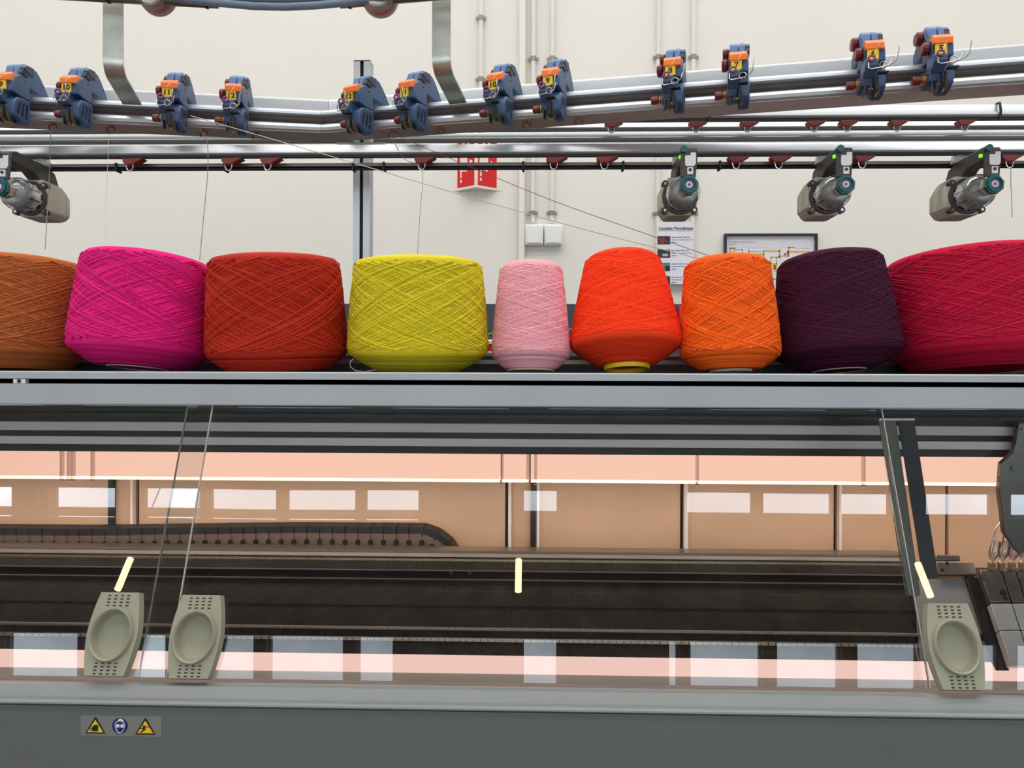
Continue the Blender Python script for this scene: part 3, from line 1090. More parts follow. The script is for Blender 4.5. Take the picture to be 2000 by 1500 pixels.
# ------------------------------------------------------------------ cable chain behind the bed
ch = thing('cable_chain', 'dark articulated cable chain lying behind the needle bed', 'cable chain', (0, 0.36, 1.26))
cY = 0.36
pitch = (at(500, 1050, cY) - at(475.6, 1050, cY)).x
zc_ = zz(1060, cY)
end = at(815, 1050, cY).x
path = []
x = end
k = 0
lk = MB()
lk.bounds(-pitch * .47, pitch * .47, -0.025, 0.025, -0.02, 0.0205)
lkm = lk.mesh('chain_link', 0)
lkm.materials.append(MATS['chain_plastic'])
pin = MB().cyl((0, -0.0275, 0), (0, -0.022, 0), 0.0055, 10)
pinm = pin.mesh('pin')
pinm.materials.append(MATS['black_plastic'])
cap = MB().bounds(-pitch * .58, pitch * .58, -0.0265, 0.025, 0.020, 0.033)
capm = cap.mesh('chain_cover')
capm.materials.append(MATS['black_rubber'])


def add_link(x, z, ang):
    o = bpy.data.objects.new('chain_link', lkm)
    COL.objects.link(o)
    o.parent = ch
    o.location = (x, 0, z - 1.26)
    o.rotation_euler = (0, ang, 0)
    for me_, nm, dx, dz in ((pinm, 'pin', pitch / 2, 0.002), (capm, 'chain_cover', 0, 0)):
        q = bpy.data.objects.new(nm, me_)
        COL.objects.link(q)
        q.parent = o
        q.location = (dx, 0, dz)


while x > -1.45:
    sag = -0.010 * min(1.0, max(0.0, (end - 0.25 - x) / 0.45)) if x < end - 0.25 else 0.0
    add_link(x, zc_ + 0.002 + sag, 0)
    x -= pitch
rad = 0.065
for i in range(1, 7):
    a_ = i * pitch * .8 / rad
    add_link(end + rad * math.sin(a_) , zc_ + 0.002 - rad * (1 - math.cos(a_)), a_)

# ------------------------------------------------------------------ cam carriage at the right
cr = thing('cam_carriage', 'steel cam carriage with slotted plates at the right end of the bed', 'carriage', (0, 0, 0))
CP0 = Vector((0, 0.205, zz(1100, 0.205)))
CD = (Vector((0, 0.108, zz(1280, 0.108))) - Vector((0, 0.228, zz(1068, 0.228)))).normalized()
CN = Vector((0, CD.z, -CD.y))


def cplate(name, pix, off, th, mt, bevel=0.0012, parent=cr):
    poly = []
    for px, py in pix:
        q = on_plane(px, py, CP0 + CN * off, CN) - CP0
        poly.append((q.x, q.dot(CD)))
    return MB().prism(poly, CP0 + CN * off, (1, 0, 0), CD, CN, -th, 0).build(name, mt, parent, bevel=bevel)


cplate('base_plate', [(1790, 1132), (1888, 1130), (1950, 1309), (1800, 1309)], 0.004, 0.012, 'tray_metal')
cplate('side_block', [(1886, 1124), (1912, 1128), (1972, 1309), (1946, 1309)], 0.012, 0.02, 'black_gloss')
cplate('guide_bar', [(1828, 1097), (1903, 1098), (1908, 1122), (1834, 1121)], 0.016, 0.012, 'mid_metal')
cplate('guide_bar_lip', [(1828, 1083), (1875, 1084), (1876, 1094), (1828, 1094)], 0.014, 0.006, 'bar_metal')
slots = [1925, 1956, 1984, 2012, 2040, 2070]
slope = [0.33, 0.32, 0.315, 0.31, 0.3, 0.3]
tops, mids = 1113, 1176
for i in range(len(slots) - 1):
    def xa(py, i=i):
        return slots[i] + (py - 1113) * slope[i] + 1.6 - (13 if i == 0 else 0)

    def xb(py, i=i):
        return slots[i + 1] + (py - 1113) * slope[i + 1] - 1.6
    cplate('cam_plate', [(xa(tops), tops), (xb(tops), tops), (xb(mids), mids), (xa(mids), mids)], 0.030, 0.012, 'mid_metal')
    cplate('cover_plate', [(xa(1179), 1179), (xb(1179), 1179), (xb(1230), 1230), (xa(1230), 1230)], 0.034, 0.016, 'feeder_silver')
    cplate('cover_plate', [(xa(1232), 1232), (xb(1232), 1232), (xb(1300), 1300), (xa(1300), 1300)], 0.034, 0.016, 'feeder_silver')
for px, py, r_ in ((1921, 1127, 7), (1949, 1125, 6), (1992, 1127, 5), (1959, 1158, 7), (1964, 1169, 4.5), (1969, 1120, 2.5)):
    q = on_plane(px, py, CP0 + CN * 0.030, CN)
    m_ = 'dark_metal' if py > 1140 else 'bar_metal'
    MB().cyl(q - CN * 0.004, q + CN * 0.0012, r_ * 0.0009, 16).build('bolt', m_, cr)
for px, py in ((1850, 1101), (1840, 1113)):
    q = on_plane(px, py, CP0 + CN * 0.016, CN)
    MB().cyl(q - CN * 0.004, q + CN * 0.001, 0.003, 12).build('bolt', 'black_gloss', cr)
for px, py, r_ in ((1875, 1186, 7), (1912, 1245, 9)):
    q = on_plane(px, py, CP0 + CN * 0.006, CN)
    MB().cyl(q - CN * 0.004, q + CN * 0.001, r_ * 0.0009, 14).build('plug', 'black_gloss', cr)
# yarn feeder funnels standing on the plates
for i, px in enumerate((1936, 1955, 1975, 1996, 2018)):
    q = at(px, 1098, 0.17)
    r_ = Vector((0.0, 0, 0.0))
    fn = MB().lathe([(0.0022, 0), (0.009, 0.016), (0.0085, 0.022), (0.007, 0.04)], q, (0.25, 0, 1), 14, cap=False).build('funnel', 'funnel_clear', cr)
    MB().bounds(q.x - .004, q.x + .006, .165, .175, q.z - .012, q.z - .001).build('funnel_foot', 'brass_disc', cr)
    nd = MB()
    for dx in (-0.002, 0.003):
        nd.cyl((q.x + dx, .168, q.z + .01), (q.x + dx + .004, .168, q.z + .026), 0.0008, 6)
    nd.build('funnel_pin', 'steel', cr)
    top = at(1962 + i * 14, 1010 - i * 4, 0.17)
    MB().tube([Vector((q.x, .168, q.z + .03)), Vector((q.x + .006, .168, q.z + .06)), top], 0.0012, 6).build('feeder_wire', 'steel', cr)
# dark carriage arm coming down from the rails
aY = 0.115
pts = [(1990, 826), (2150, 826), (2150, 1085), (1990, 1080), (1962, 1040), (1952, 960), (1956, 905), (1978, 885), (1985, 862)]
poly = [(at(a_, b_, aY).x, at(a_, b_, aY).z) for a_, b_ in pts]
MB().prism(poly, (0, aY, 0), (1, 0, 0), (0, 0, 1), (0, 1, 0), 0, 0.012).build('carriage_arm', 'bar_metal', cr, bevel=0.001)
for px, py, r_ in ((1979, 915, 5), (1955, 936, 6), (1980, 1007, 4), (1997, 838, 3)):
    q = at(px, py, aY)
    MB().cyl((q.x, aY - 0.003, q.z), (q.x, aY + 0.002, q.z), r_ * 0.0009, 14).build('bolt', 'bar_metal', cr)

# ------------------------------------------------------------------ safety sticker
def sticker():
    Y = fy - 0.0095
    a, b = at(158, 1397, Y), at(315, 1439, Y)
    W, H = b.x - a.x, a.z - b.z
    t = thing('safety_sticker', 'clear safety sticker with two yellow triangles and a blue goggles disc', 'sticker', (a.x, Y, b.z))
    MB().bounds(0, W, -0.0005, 0, 0, H).build('film', 'sticker_film', t)
    sh = lambda pts, y0, y1: MB().prism([(u * W, v * H) for u, v in pts], (0, 0, 0), (1, 0, 0), (0, 0, 1), (0, -1, 0), y0, y1)
    for i, (cx, dy) in enumerate(((0.185, 0.0), (0.805, -0.01))):
        o = sh([(cx - .125, .12 + dy), (cx + .125, .12 + dy), (cx + .008, .93 + dy), (cx - .008, .93 + dy)], 0.0005, 0.0009).build('warning_triangle', 'print_black', t)
        sh([(cx - .098, .19 + dy), (cx + .098, .19 + dy), (cx, .80 + dy)], 0.0009, 0.0012).build('triangle_field', 'warning_yellow', o)
        if i == 0:
            g = sh([(cx - .035, .24), (cx + .035, .24), (cx + .04, .48), (cx + .028, .56), (cx - .012, .56), (cx - .035, .46), (cx - .045, .38)], 0.0012, 0.0015)
            for k in range(4):
                q = MB().tube([((cx - .045 - .02 * 0) * W, -0.0013, (.30 + .05 * k) * H), ((cx - .07) * W, -0.0013, (.24 + .06 * k) * H)], 0.0004, 4)
                g.add(q.v, q.f)
            g.build('head_symbol', 'print_black', o)
        else:
            g = sh([(cx - .07, .22), (cx - .045, .22), (cx - .0, .34), (cx + .03, .38), (cx, .38), (cx - .02, .40), (cx - .03, .36)], 0.0012, 0.0015)
            for pts in ([(cx - .075, .40), (cx - .02, .40), (cx - .02, .44), (cx - .075, .44)], [(cx - .005, .47), (cx + .045, .47), (cx + .045, .51), (cx - .005, .51)],
                        [(cx - .03, .40), (cx, .38), (cx + .0, .50), (cx - .03, .52)]):
                q = sh(pts, 0.0012, 0.0015)
                g.add(q.v, q.f)
            for k in range(4):
                q = MB().tube([((cx - .02 + .006 * k) * W, -0.0013, .48 * H), ((cx - .035 + .014 * k) * W, -0.0013, .58 * H)], 0.0004, 4)
                g.add(q.v, q.f)
            g.build('hand_symbol', 'print_black', o)
    cx, cy, rr_ = .49 * W, .52 * H, .39 * H
    d = MB().lathe([(rr_, 0), (rr_, 0.0004)], (cx, -0.0005, cy), (0, -1, 0), 40).build('goggles_disc', 'safety_blue', t)
    face = [(-.55, .35), (-.6, .05), (-.5, -.35), (-.3, -.75), (0, -.9), (.3, -.75), (.5, -.35), (.6, .05), (.55, .35), (.35, .62), (.1, .72), (-.2, .6), (-.45, .5)]
    ln = MB().tube([(cx + u * rr_, -0.0011, cy + v * rr_) for u, v in face], 0.00055, 5, closed=True)
    hair = MB().prism([(cx + u * rr_, cy + v * rr_) for u, v in [(-.3, .55), (.0, .62), (.4, .5), (.5, .6), (.3, .86), (0, .92), (-.2, .8)]], (0, 0, 0), (1, 0, 0), (0, 0, 1), (0, -1, 0), 0.0009, 0.0013)
    ln.add(hair.v, hair.f)
    for s_ in (-1, 1):
        g = MB().lathe([(rr_ * .17, 0), (rr_ * .17, 0.0004)], (cx + s_ * .28 * rr_, -0.0009, cy), (0, -1, 0), 16)
        ln.add(g.v, g.f)
        g = MB().tube([(cx + s_ * (.28 + .26 * math.cos(q * PI / 6)) * rr_, -0.0011, cy + .2 * rr_ * math.sin(q * PI / 6)) for q in range(12)], 0.0003, 4, closed=True)
        ln.add(g.v, g.f)
    ln.build('goggles_symbol', 'sign_white', d)


sticker()

# ------------------------------------------------------------------ yarn cones
def cone(name, label, px, Y, Rt, Rb, H, hb, rbase, col, lean=0.0, back=0.0, core='card_tube', core_r=None, strands=150, slope=27.0, sr=0.0011, core_h=0.0, tail=None, bands=None, py=600):
    """wound yarn package: tapered side, coned underside, crossing outer windings"""
    rnd = random.Random(hash(label) % 1000 if False else sum(map(ord, label)))
    p = at(px, py, Y)
    t = thing('yarn_cone', label, 'yarn cone')
    ymat = yarn_mat('yarn_' + col[0], lin(*col[1]))
    ch_ = core_h
    z_rim = hb + ch_
    ztop = H + ch_
    prof = [(rbase, ch_)]
    nr = 26
    for k in range(1, nr):
        u = k / nr
        rp = 0.0006 * (1 if k % 2 else -1) * rnd.uniform(.4, 1.3)
        prof.append((rbase + (Rb - 0.004 - rbase) * u + rp * .5, ch_ + hb * 0.80 * u ** 1.25 - rp))
    prof += [(Rb - 0.003, z_rim - 0.006), (Rb, z_rim), (Rb - 0.001, z_rim + 0.006)]
    for k in range(1, 12):
        u = k / 12
        prof.append((Rb + (Rt - Rb) * u + 0.0012 * math.sin(PI * u), z_rim + (ztop - 0.008 - z_rim) * u))
    prof += [(Rt, ztop - 0.008), (Rt - 0.0015, ztop - 0.0035), (Rt - 0.005, ztop), (Rt * 0.8, ztop + 0.004), (Rt * .5, ztop + .004), (0.02, ztop + .001)]
    body = MB().lathe(prof, (0, 0, 0), (0, 0, 1), 72)
    yb_ = body.build('yarn_body', ymat, t, smooth=60)
    # crossing windings
    seg = 44
    za, zb_ = z_rim + 0.001, ztop - 0.006
    side = math.hypot(zb_ - za, Rb - Rt)
    V, Fq = [], []
    base_i = 0
    tt = np.linspace(0, 1, seg + 1)
    for d in (-1, 1):
        for k in range(strands):
            sl = math.radians(slope * rnd.uniform(.82, 1.15))
            om = side / (0.5 * (Rb + Rt) * math.tan(sl)) * d
            th0 = rnd.uniform(0, 2 * PI)
            u = 0.5 * tt + 0.5 * (0.5 - 0.5 * np.cos(PI * tt))
            lo, hi = rnd.uniform(0, .06), 1 - rnd.uniform(0, .06)
            uu = lo + (hi - lo) * u
            wob = 0.004 * math.sin(rnd.uniform(0, 6)) * np.sin(tt * PI * rnd.uniform(1, 3))
            z = za + (zb_ - za) * np.clip(uu + wob, 0, 1)
            R = Rb + (Rt - Rb) * (z - z_rim) / (ztop - z_rim) + 0.0012 * np.sin(PI * np.clip((z - z_rim) / (ztop - 0.008 - z_rim), 0, 1))
            lift = rnd.uniform(-0.0006, 0.0012)
            th = th0 + om * tt
            dth = om
            # half-width across the strand, mostly along z
            w = sr * rnd.uniform(.8, 1.15)
            cz, ct = math.cos(sl), math.sin(sl) * d
            rows_ = []
            for s_, hgt in ((-1, -0.0012), (-0.55, w * .9), (0.55, w * .9), (1, -0.0012)):
                r2 = R + lift + hgt
                th2 = th - s_ * w * ct / R
                z2 = z + s_ * w * cz
                rows_.append(np.stack([r2 * np.cos(th2), r2 * np.sin(th2), z2], 1))
            V.append(np.concatenate(rows_))
            n1 = seg + 1
            i0 = np.arange(seg)
            for q in range(3):
                f_ = np.stack([i0 + q * n1, i0 + 1 + q * n1, i0 + 1 + (q + 1) * n1, i0 + (q + 1) * n1], 1) + base_i
                Fq.append(f_)
            base_i += 4 * n1
    V = np.concatenate(V).astype(np.float32)
    Fq = np.concatenate(Fq).astype(np.int32)
    me = bpy.data.meshes.new('windings')
    me.vertices.add(len(V))
    me.vertices.foreach_set('co', V.ravel())
    me.loops.add(Fq.size)
    me.loops.foreach_set('vertex_index', Fq.ravel())
    me.polygons.add(len(Fq))
    me.polygons.foreach_set('loop_start', np.arange(0, Fq.size, 4, dtype=np.int32))
    me.polygons.foreach_set('loop_total', np.full(len(Fq), 4, dtype=np.int32))
    me.update(calc_edges=True)
    me.validate()
    me.shade_smooth()
    tag(link('windings', me, ymat, t), kind='stuff')
    if core:
        r_ = core_r or rbase * .75
        MB().lathe([(r_ - .004, ch_ + .012), (r_ - .004, 0.0005), (r_ - .003, 0), (r_, 0), (r_ + .0006, .001), (r_, ch_ + .012)], (0, 0, 0), (0, 0, 1), 40, cap=False).build('core_tube', core, t)
        MB().lathe([(r_ * .5, 0), (r_ - .006, 0)], (0, 0, ztop + 0.004), (0, 0, 1), 32, cap=False).build('core_top', core, t)
    if tail:
        pts = []
        for th_, u, lf in tail:
            R_ = Rb + (Rt - Rb) * u
            a_ = -PI / 2 + th_
            pts.append(Vector(((R_ + lf) * math.cos(a_), (R_ + lf) * math.sin(a_), z_rim + (ztop - z_rim) * u)))
        # smooth
        out = []
        for i in range(len(pts) - 1):
            p0_, p1_, p2_, p3_ = pts[max(i - 1, 0)], pts[i], pts[i + 1], pts[min(i + 2, len(pts) - 1)]
            for q in range(6):
                s_ = q / 6
                out.append(0.5 * ((2 * p1_) + (p2_ - p0_) * s_ + (2 * p0_ - 5 * p1_ + 4 * p2_ - p3_) * s_ ** 2 + (3 * p1_ - p0_ - 3 * p2_ + p3_) * s_ ** 3))
        out.append(pts[-1])
        MB().tube(out, 0.0009, 6).build('loose_end', ymat, t)
    # tilt, then set down on the ledge
    rot = Matrix.Rotation(math.radians(lean), 3, 'Y') @ Matrix.Rotation(math.radians(-back), 3, 'X')
    low = 1e9
    rr_ = (core_r or rbase * .75) if core else rbase
    for r2, h2 in ((rr_, 0.0), (rbase, ch_), (Rb * .7, ch_ + hb * .5), (Rb, z_rim)):
        for k in range(32):
            v = rot @ Vector((r2 * math.cos(k * PI / 16), r2 * math.sin(k * PI / 16), h2))
            low = min(low, v.z)
    t.rotation_euler = rot.to_euler()
    # px is the pixel column of the middle of the package, half way up
    mid = rot @ Vector((0, 0, H / 2))
    t.location = (p.x - mid.x, Y - mid.y * 0.0, ZL - low)
    return t


cone('yarn_cone', 'large brown yarn cone cut off by the left edge', 27, 0.150, 0.117, 0.122, 0.198, 0.034, 0.085, ('brown', (170, 92, 46)), 0, 2.0, core=None,
     strands=105, slope=20, sr=.0014, tail=[(0.85, .3, .001), (.75, .16, .003), (.55, .1, .003), (.3, .12, .001)])
cone('yarn_cone', 'large magenta yarn cone tilted to the right', 276, 0.122, 0.109, 0.120, 0.196, 0.033, 0.07, ('magenta', (216, 26, 118)), 3.2, 5.0, core='card_tube', core_r=.052,
     strands=85, slope=23, sr=.0017, core_h=.002, tail=[(.28, .83, .001), (.2, .7, .002), (.25, .58, .003), (.36, .5, .004), (.36, .44, .004), (.29, .5, .005), (.24, .55, .004), (.15, .4, .002), (.12, .2, .002), (0, .12, .001)])
cone('yarn_cone', 'wide brick red yarn cone beside the magenta one', 542, 0.130, 0.1115, 0.1235, 0.197, 0.030, 0.085, ('red', (182, 44, 24)), -1.2, -3.0, core=None, strands=100, slope=25, sr=.0015,
     tail=[(-.7, .7, .001), (-.5, .66, .002), (-.3, .62, .003), (-.25, .58, .003)])
cone('yarn_cone', 'wide yellow green yarn cone in front of the aluminium post', 818, 0.130, 0.1115, 0.1245, 0.1945, 0.036, 0.07, ('yellow', (214, 196, 40)), 0, -2.5, core=None, strands=95, slope=24, sr=.0015)
cone('yarn_cone', 'slim pale pink yarn cone, the narrowest in the row', 1037, 0.125, 0.0545, 0.0695, 0.186, 0.024, 0.045, ('pink', (246, 176, 186)), 0, 4.0, core='card_tube', core_r=.041, core_h=.004, strands=130, slope=17, sr=.0008,
     tail=[(.1, .92, .001), (.35, .9, .002), (.4, .78, .002), (.3, .68, .001)])
cone('yarn_cone', 'fluorescent red orange yarn cone tilted back on a yellow tube', 1222, 0.130, 0.066, 0.1005, 0.199, 0.040, 0.046, ('neon', (255, 66, 26)), -1.5, 9.0, core='yellow_tube', core_r=.040, core_h=.008, strands=190, slope=17, sr=.0008)
cone('yarn_cone', 'medium orange yarn cone with untidy windings beside the fluorescent cone', 1425, 0.115, 0.0715, 0.0855, 0.192, 0.026, 0.05, ('orange', (248, 100, 24)), -1.5, 4.0, core='card_tube', core_r=.036, core_h=.004, strands=90, slope=26, sr=.0015,
     tail=[(.2, .6, .001), (.22, .5, .002), (.24, .42, .002), (.1, .25, .003), (-.1, .15, .003), (-.2, .05, .003)])
cone('yarn_cone', 'dark purple yarn cone leaning left beside the crimson cone', 1633, 0.142, 0.088, 0.108, 0.202, 0.034, 0.055, ('purple', (66, 18, 46)), -3.0, 6.0, core='card_tube', core_r=.046, core_h=.002, strands=190, slope=18, sr=.0008)
cone('yarn_cone', 'big crimson yarn cone cut off by the right edge', 1905, 0.175, 0.140, 0.144, 0.205, 0.040, 0.10, ('crimson', (184, 16, 56)), -2.0, 5.0, core=None, strands=120, slope=19, sr=.0014)
# loose yarn loop lying by the yellow cone
q = [at(a_, b_, 0.06) for a_, b_ in ((735, 722), (712, 726), (694, 724), (684, 716), (684, 706), (691, 701))]
tag(MB().tube(q, 0.0007, 6).build('yarn_end', 'yarn_white'), 'thin loose yarn loop hanging at the foot of the yellow cone', 'yarn')

# small things behind the ledge
a, b = at(946, 668, 0.36), at(966, 689, 0.36)
t = thing('spool_box', 'small red and white spool between the yellow and pink cones', 'spool', ((a.x + b.x) / 2, 0.39, b.z))
w_, h_ = (b.x - a.x) / 2, a.z - b.z
MB().lathe([(w_, 0), (w_, h_ * .2)], (0, 0, 0), (0, 0, 1), 20).build('lower_flange', 'white_plastic', t)
MB().lathe([(w_ * .9, h_ * .2), (w_ * .9, h_ * .85)], (0, 0, 0), (0, 0, 1), 20).build('wound_yarn', 'sign_red', t)
MB().lathe([(w_, h_ * .85), (w_, h_ * 1.15), (w_ * .3, h_ * 1.3)], (0, 0, 0), (0, 0, 1), 20).build('upper_flange', 'white_plastic', t)
q = [at(a_, b_, 0.42) for a_, b_ in ((940, 664), (952, 655), (965, 650), (1040, 655), (1105, 646), (1125, 641), (1150, 640))]
MBo = MB().tube(q, 0.0032, 8)
tag(MBo.build('green_cord', 'green_cord'), 'green cord stretched behind the pink cone', 'cord')
q = [at(a_, b_, 0.42) for a_, b_ in ((1085, 660), (1108, 661), (1125, 662), (1150, 668))]
tag(MB().tube(q, 0.002, 8).build('green_cord', 'green_cord'), 'short thin green cord low between the pink and fluorescent cones', 'cord')
a, b = at(674, 672, 0.36), at(690, 687, 0.36)
o = MB().lathe([(.012, 0), (.013, .004), (.013, .016), (.010, .02)], ((a.x + b.x) / 2, 0.39, b.z), (0, 0, 1), 18)
tag(o.build('yarn_spool', 'sign_red'), 'small red spool peeping between the red and yellow cones', 'spool')

# ------------------------------------------------------------------ upper yarn rails
def kink_rail():
    K = at(628, 240, 0.65)
    Rr = at(2000, 200, 0.352)
    Lr = at(0, 200, 0.533)
    K2, R2, L2 = Vector((K.x, K.y)), Vector((Rr.x, Rr.y)), Vector((Lr.x, Lr.y))
    dR = (R2 - K2).normalized()
    dL = (L2 - K2).normalized()
    nR = Vector((dR.y, -dR.x))
    nL = Vector((-dL.y, dL.x))
    if nR.y > 0:
        nR = -nR
    if nL.y > 0:
        nL = -nL
    return K2, R2, L2, dR, dL, nR, nL


K2, R2, L2, dR, dL, nR, nL = kink_rail()
prof = [(-.08, 2.199), (-.004, 2.199), (.0015, 2.2015), (.004, 2.208), (.002, 2.214), (-.002, 2.2175), (-.05, 2.219), (-.05, 2.236), (-.001, 2.2375), (.003, 2.240), (.004, 2.2445), (.002, 2.249), (-.002, 2.251),
        (-.055, 2.253), (-.059, 2.256), (-.060, 2.262), (-.060, 2.293), (-.062, 2.299), (-.066, 2.3005), (-.08, 2.3005)]
vr = thing('tension_rail', 'upper kinked aluminium rail carrying the blue tension units', 'rail', (K2.x, K2.y, 0))
mit = (nR + nL).normalized()
ms = 1 / mit.dot(nR)
def v_strip(nm, pf, mt, lift=0.0):
    for dd, nn, far in ((dL, nL, (L2 - K2).length + 0.35), (dR, nR, (R2 - K2).length + 0.35)):
        n_ = len(pf)
        v0 = [Vector((mit.x * ms * u + dd.x * .0006, mit.y * ms * u + dd.y * .0006, z)) for u, z in pf]
        v1 = [Vector((dd.x * far + nn.x * u, dd.y * far + nn.y * u, z)) for u, z in pf]
        MB().add(v0 + v1, [tuple(range(n_ - 1, -1, -1)), tuple(range(n_, 2 * n_))] + [(i, (i + 1) % n_, n_ + (i + 1) % n_, n_ + i) for i in range(n_)]).build(nm, mt, vr)


v_strip('groove_shade', [(-.049, 2.2195), (-.009, 2.2190), (-.016, 2.228), (-.009, 2.2362), (-.049, 2.2355)], 'rail_shade')  # dark insert painted in for the shade inside the groove
v_strip('under_shade', [(-.078, 2.1988), (-.078, 2.1972), (-.006, 2.1972), (-.006, 2.1988)], 'rail_under_shade')  # thin browner skin, shade of the underside put into its colour
for nm, dd, nn, far in (('rail_section', dL, nL, (L2 - K2).length + 0.35), ('rail_section', dR, nR, (R2 - K2).length + 0.35)):
    n_ = len(prof)
    v0 = [Vector((mit.x * ms * u + dd.x * .0006, mit.y * ms * u + dd.y * .0006, z)) for u, z in prof]
    v1 = [Vector((dd.x * far + nn.x * u, dd.y * far + nn.y * u, z)) for u, z in prof]
    MB().add(v0 + v1, [tuple(range(n_ - 1, -1, -1)), tuple(range(n_, 2 * n_))] + [(i, (i + 1) % n_, n_ + (i + 1) % n_, n_ + i) for i in range(n_)]).build(nm, 'rail_aluminium', vr)


def rail_xy(px, sect):
    """point on the front line of the rail seen in pixel column px"""
    d = ray(px, 240)
    d2 = Vector((d.x, d.y))
    c2 = Vector((CAM_POS.x, CAM_POS.y))
    dd = dR if sect > 0 else dL
    # c2 + a d2 = K2 + b dd
    den = d2.x * (-dd.y) + d2.y * dd.x
    rhs = K2 - c2
    a_ = (rhs.x * (-dd.y) + rhs.y * dd.x) / den
    return c2 + d2 * a_


# little hooks under the rail
for px, s_ in ((96, -1), (211, -1), (394, -1), (497, -1), (760, 1), (855, 1), (1025, 1), (1128, 1)):
    q = rail_xy(px, s_)
    nn = nR if s_ > 0 else nL
    c = Vector((q.x - nn.x * .02 - K2.x, q.y - nn.y * .02 - K2.y, 2.1865))
    MB().tube([c + Vector((math.cos(w_) * .009, 0, math.sin(w_) * .008)) for w_ in [k * PI / 8 - .3 for k in range(12)]], 0.0022, 6).build('thread_hook', 'eyelet_plastic', vr)

# ------------------------------------------------------------------ blue yarn tension units
def make_unit():
    """prototype: x along rail, -y towards the viewer, z up; w = 0 at the bottom"""
    t = thing('yarn_tension_unit', 'proto', 'tension unit')
    S = lambda poly, x0, x1: MB().prism(poly, (0, 0, 0), (0, -1, 0), (0, 0, 1), (1, 0, 0), x0, x1)
    # side plate with the domed back
    dome = [(-.047, .0885), (-.047, .095), (-.036, .112), (-.024, .127), (-.012, .138), (.0, .140), (.010, .139), (.022, .124), (.034, .110), (.05, .096), (.055, .084), (.055, .062), (.03, .058), (.008, .058), (.008, .0885)]
    S(dome, -.004, .0195).build('side_plate', 'blue_plastic', t, bevel=0.0025)
    S([(-.04, .0885), (-.04, .108), (-.014, .132), (.012, .134), (.03, .106), (.052, .094), (.054, .062), (.008, .060), (.008, .0885)], -.0185, -.003).build('body', 'blue_dark_plastic', t, bevel=0.0025)
    # crown
    cr_ = S([(-.022, .126), (-.016, .141), (.014, .143), (.030, .132), (.034, .104), (.0, .104)], -.016, .0)
    cr_.build('crown', 'blue_light_plastic', t, bevel=0.003)
    S([(-.022, .126), (-.016, .141), (.014, .143), (.030, .132), (.034, .104), (.0, .104)], .001, .0135).build('crown', 'blue_light_plastic', t, bevel=0.003)
    S([(.0, .139), (.020, .137), (.030, .126), (.012, .118), (.0, .118)], .0137, .0225).build('brake_lever', 'blue_dark_plastic', t, bevel=0.002)
    S([(.010, .1195), (.030, .1245), (.034, .112), (.018, .108)], .012, .0215).build('lever_foot', 'black_plastic', t, bevel=0.001)
    # orange cap
    S([(.030, .084), (.030, .106), (.050, .107), (.060, .097), (.060, .084)], -.0165, .0165).build('signal_cap', 'orange_plastic', t, bevel=0.0015)
    # number tag
    MB().bounds(-.0135, .0065, -.0580, -.0552, .0650, .0840).build('number_tag', 'tag_yellow', t)
    # chin box
    S([(.030, .030), (.052, .030), (.070, .044), (.072, .058), (.060, .064), (.030, .064)], -.0195, .004).build('feeler_box', 'blue_plastic', t, bevel=0.003)
    # lower housing, round at the back right
    low = [(.008, .004), (.018, -.002), (.034, .0), (.05, .010), (.055, .026), (.053, .042), (.044, .053), (.028, .0565), (.008, .0565)]
    S(low, .0, .0215).build('lower_housing', 'blue_plastic', t, bevel=0.003)
    S([(.008, .014), (.05, .014), (.05, .034), (.008, .05)], -.021, .0).build('lower_block', 'blue_dark_plastic', t, bevel=0.002)
    for k in range(3):
        a_ = 0.5 + .5 * k
        S([(.02 + .011 * k, .010 + .003 * k), (.024 + .011 * k, .010 + .003 * k), (.020 + .010 * k, .044), (.017 + .010 * k, .044)], .0212, .0222).build('vent_slot', 'black_plastic', t)
    for px_, pz in ((-.03, .11), (.022, .098)):
        MB().cyl((.0185, -px_, pz), (.0199, -px_, pz), .0022, 10).build('pin_hole', 'black_plastic', t)
    # tension discs below
    for k, x in enumerate((-.003, .004)):
        MB().lathe([(.004, 0), (.015, .002), (.0165, .0032)], (x, -.042, .012), (1 if k else -1, 0, 0), 20).build('tension_disc', 'brass_disc', t)
    MB().cyl((-.008, -.042, .012), (.012, -.042, .012), .0038, 12).build('disc_pin', 'steel', t)
    S([(.034, -.004), (.046, -.004), (.050, .022), (.036, .022)], .008, .0115).build('disc_guard', 'black_plastic', t)
    S([(.036, -.002), (.05, -.002), (.05, .022), (.036, .022)], -.0165, -.0145).build('disc_guard', 'blue_dark_plastic', t)
    # knobs on the left
    for y, z, r in ((.004, .124, .0135), (.040, .084, .0125)):
        kn = MB().lathe([(r * .7, 0), (r, .003), (r, .010), (r * .8, .0125)], (-.0185 if z < .1 else -.017, -y, z), (-1, 0, 0), 12)
        kn.build('tension_knob', 'maroon_plastic', t, smooth=25)
    MB().lathe([(.0085, 0), (.0085, .012), (.0075, .014)], (-.030, -.03, .026), (-1, 0, 0), 14).build('disc_knob', 'maroon_plastic', t, smooth=25)
    for k in range(2):
        MB().lathe([(.0088, 0), (.0088, .0018)], (-.0215 - .0036 * k, -.03, .026), (-1, 0, 0), 16).build('knob_ring', 'gold_ring', t)
    MB().cyl((-.030, -.03, .026), (-.019, -.03, .026), .006, 12).build('knob_shaft', 'maroon_plastic', t)
    # wire guide
    MB().tube([(-.016, -.076, 0.0500), (-.0165, -.078, 0.0380), (-.012, -.080, 0.0340), (.006, -.083, 0.0350), (.016, -.084, 0.0380), (.020, -.084, 0.0420), (.0225, -.085, 0.0550)], .0011, 6).build('wire_guide', 'steel', t)
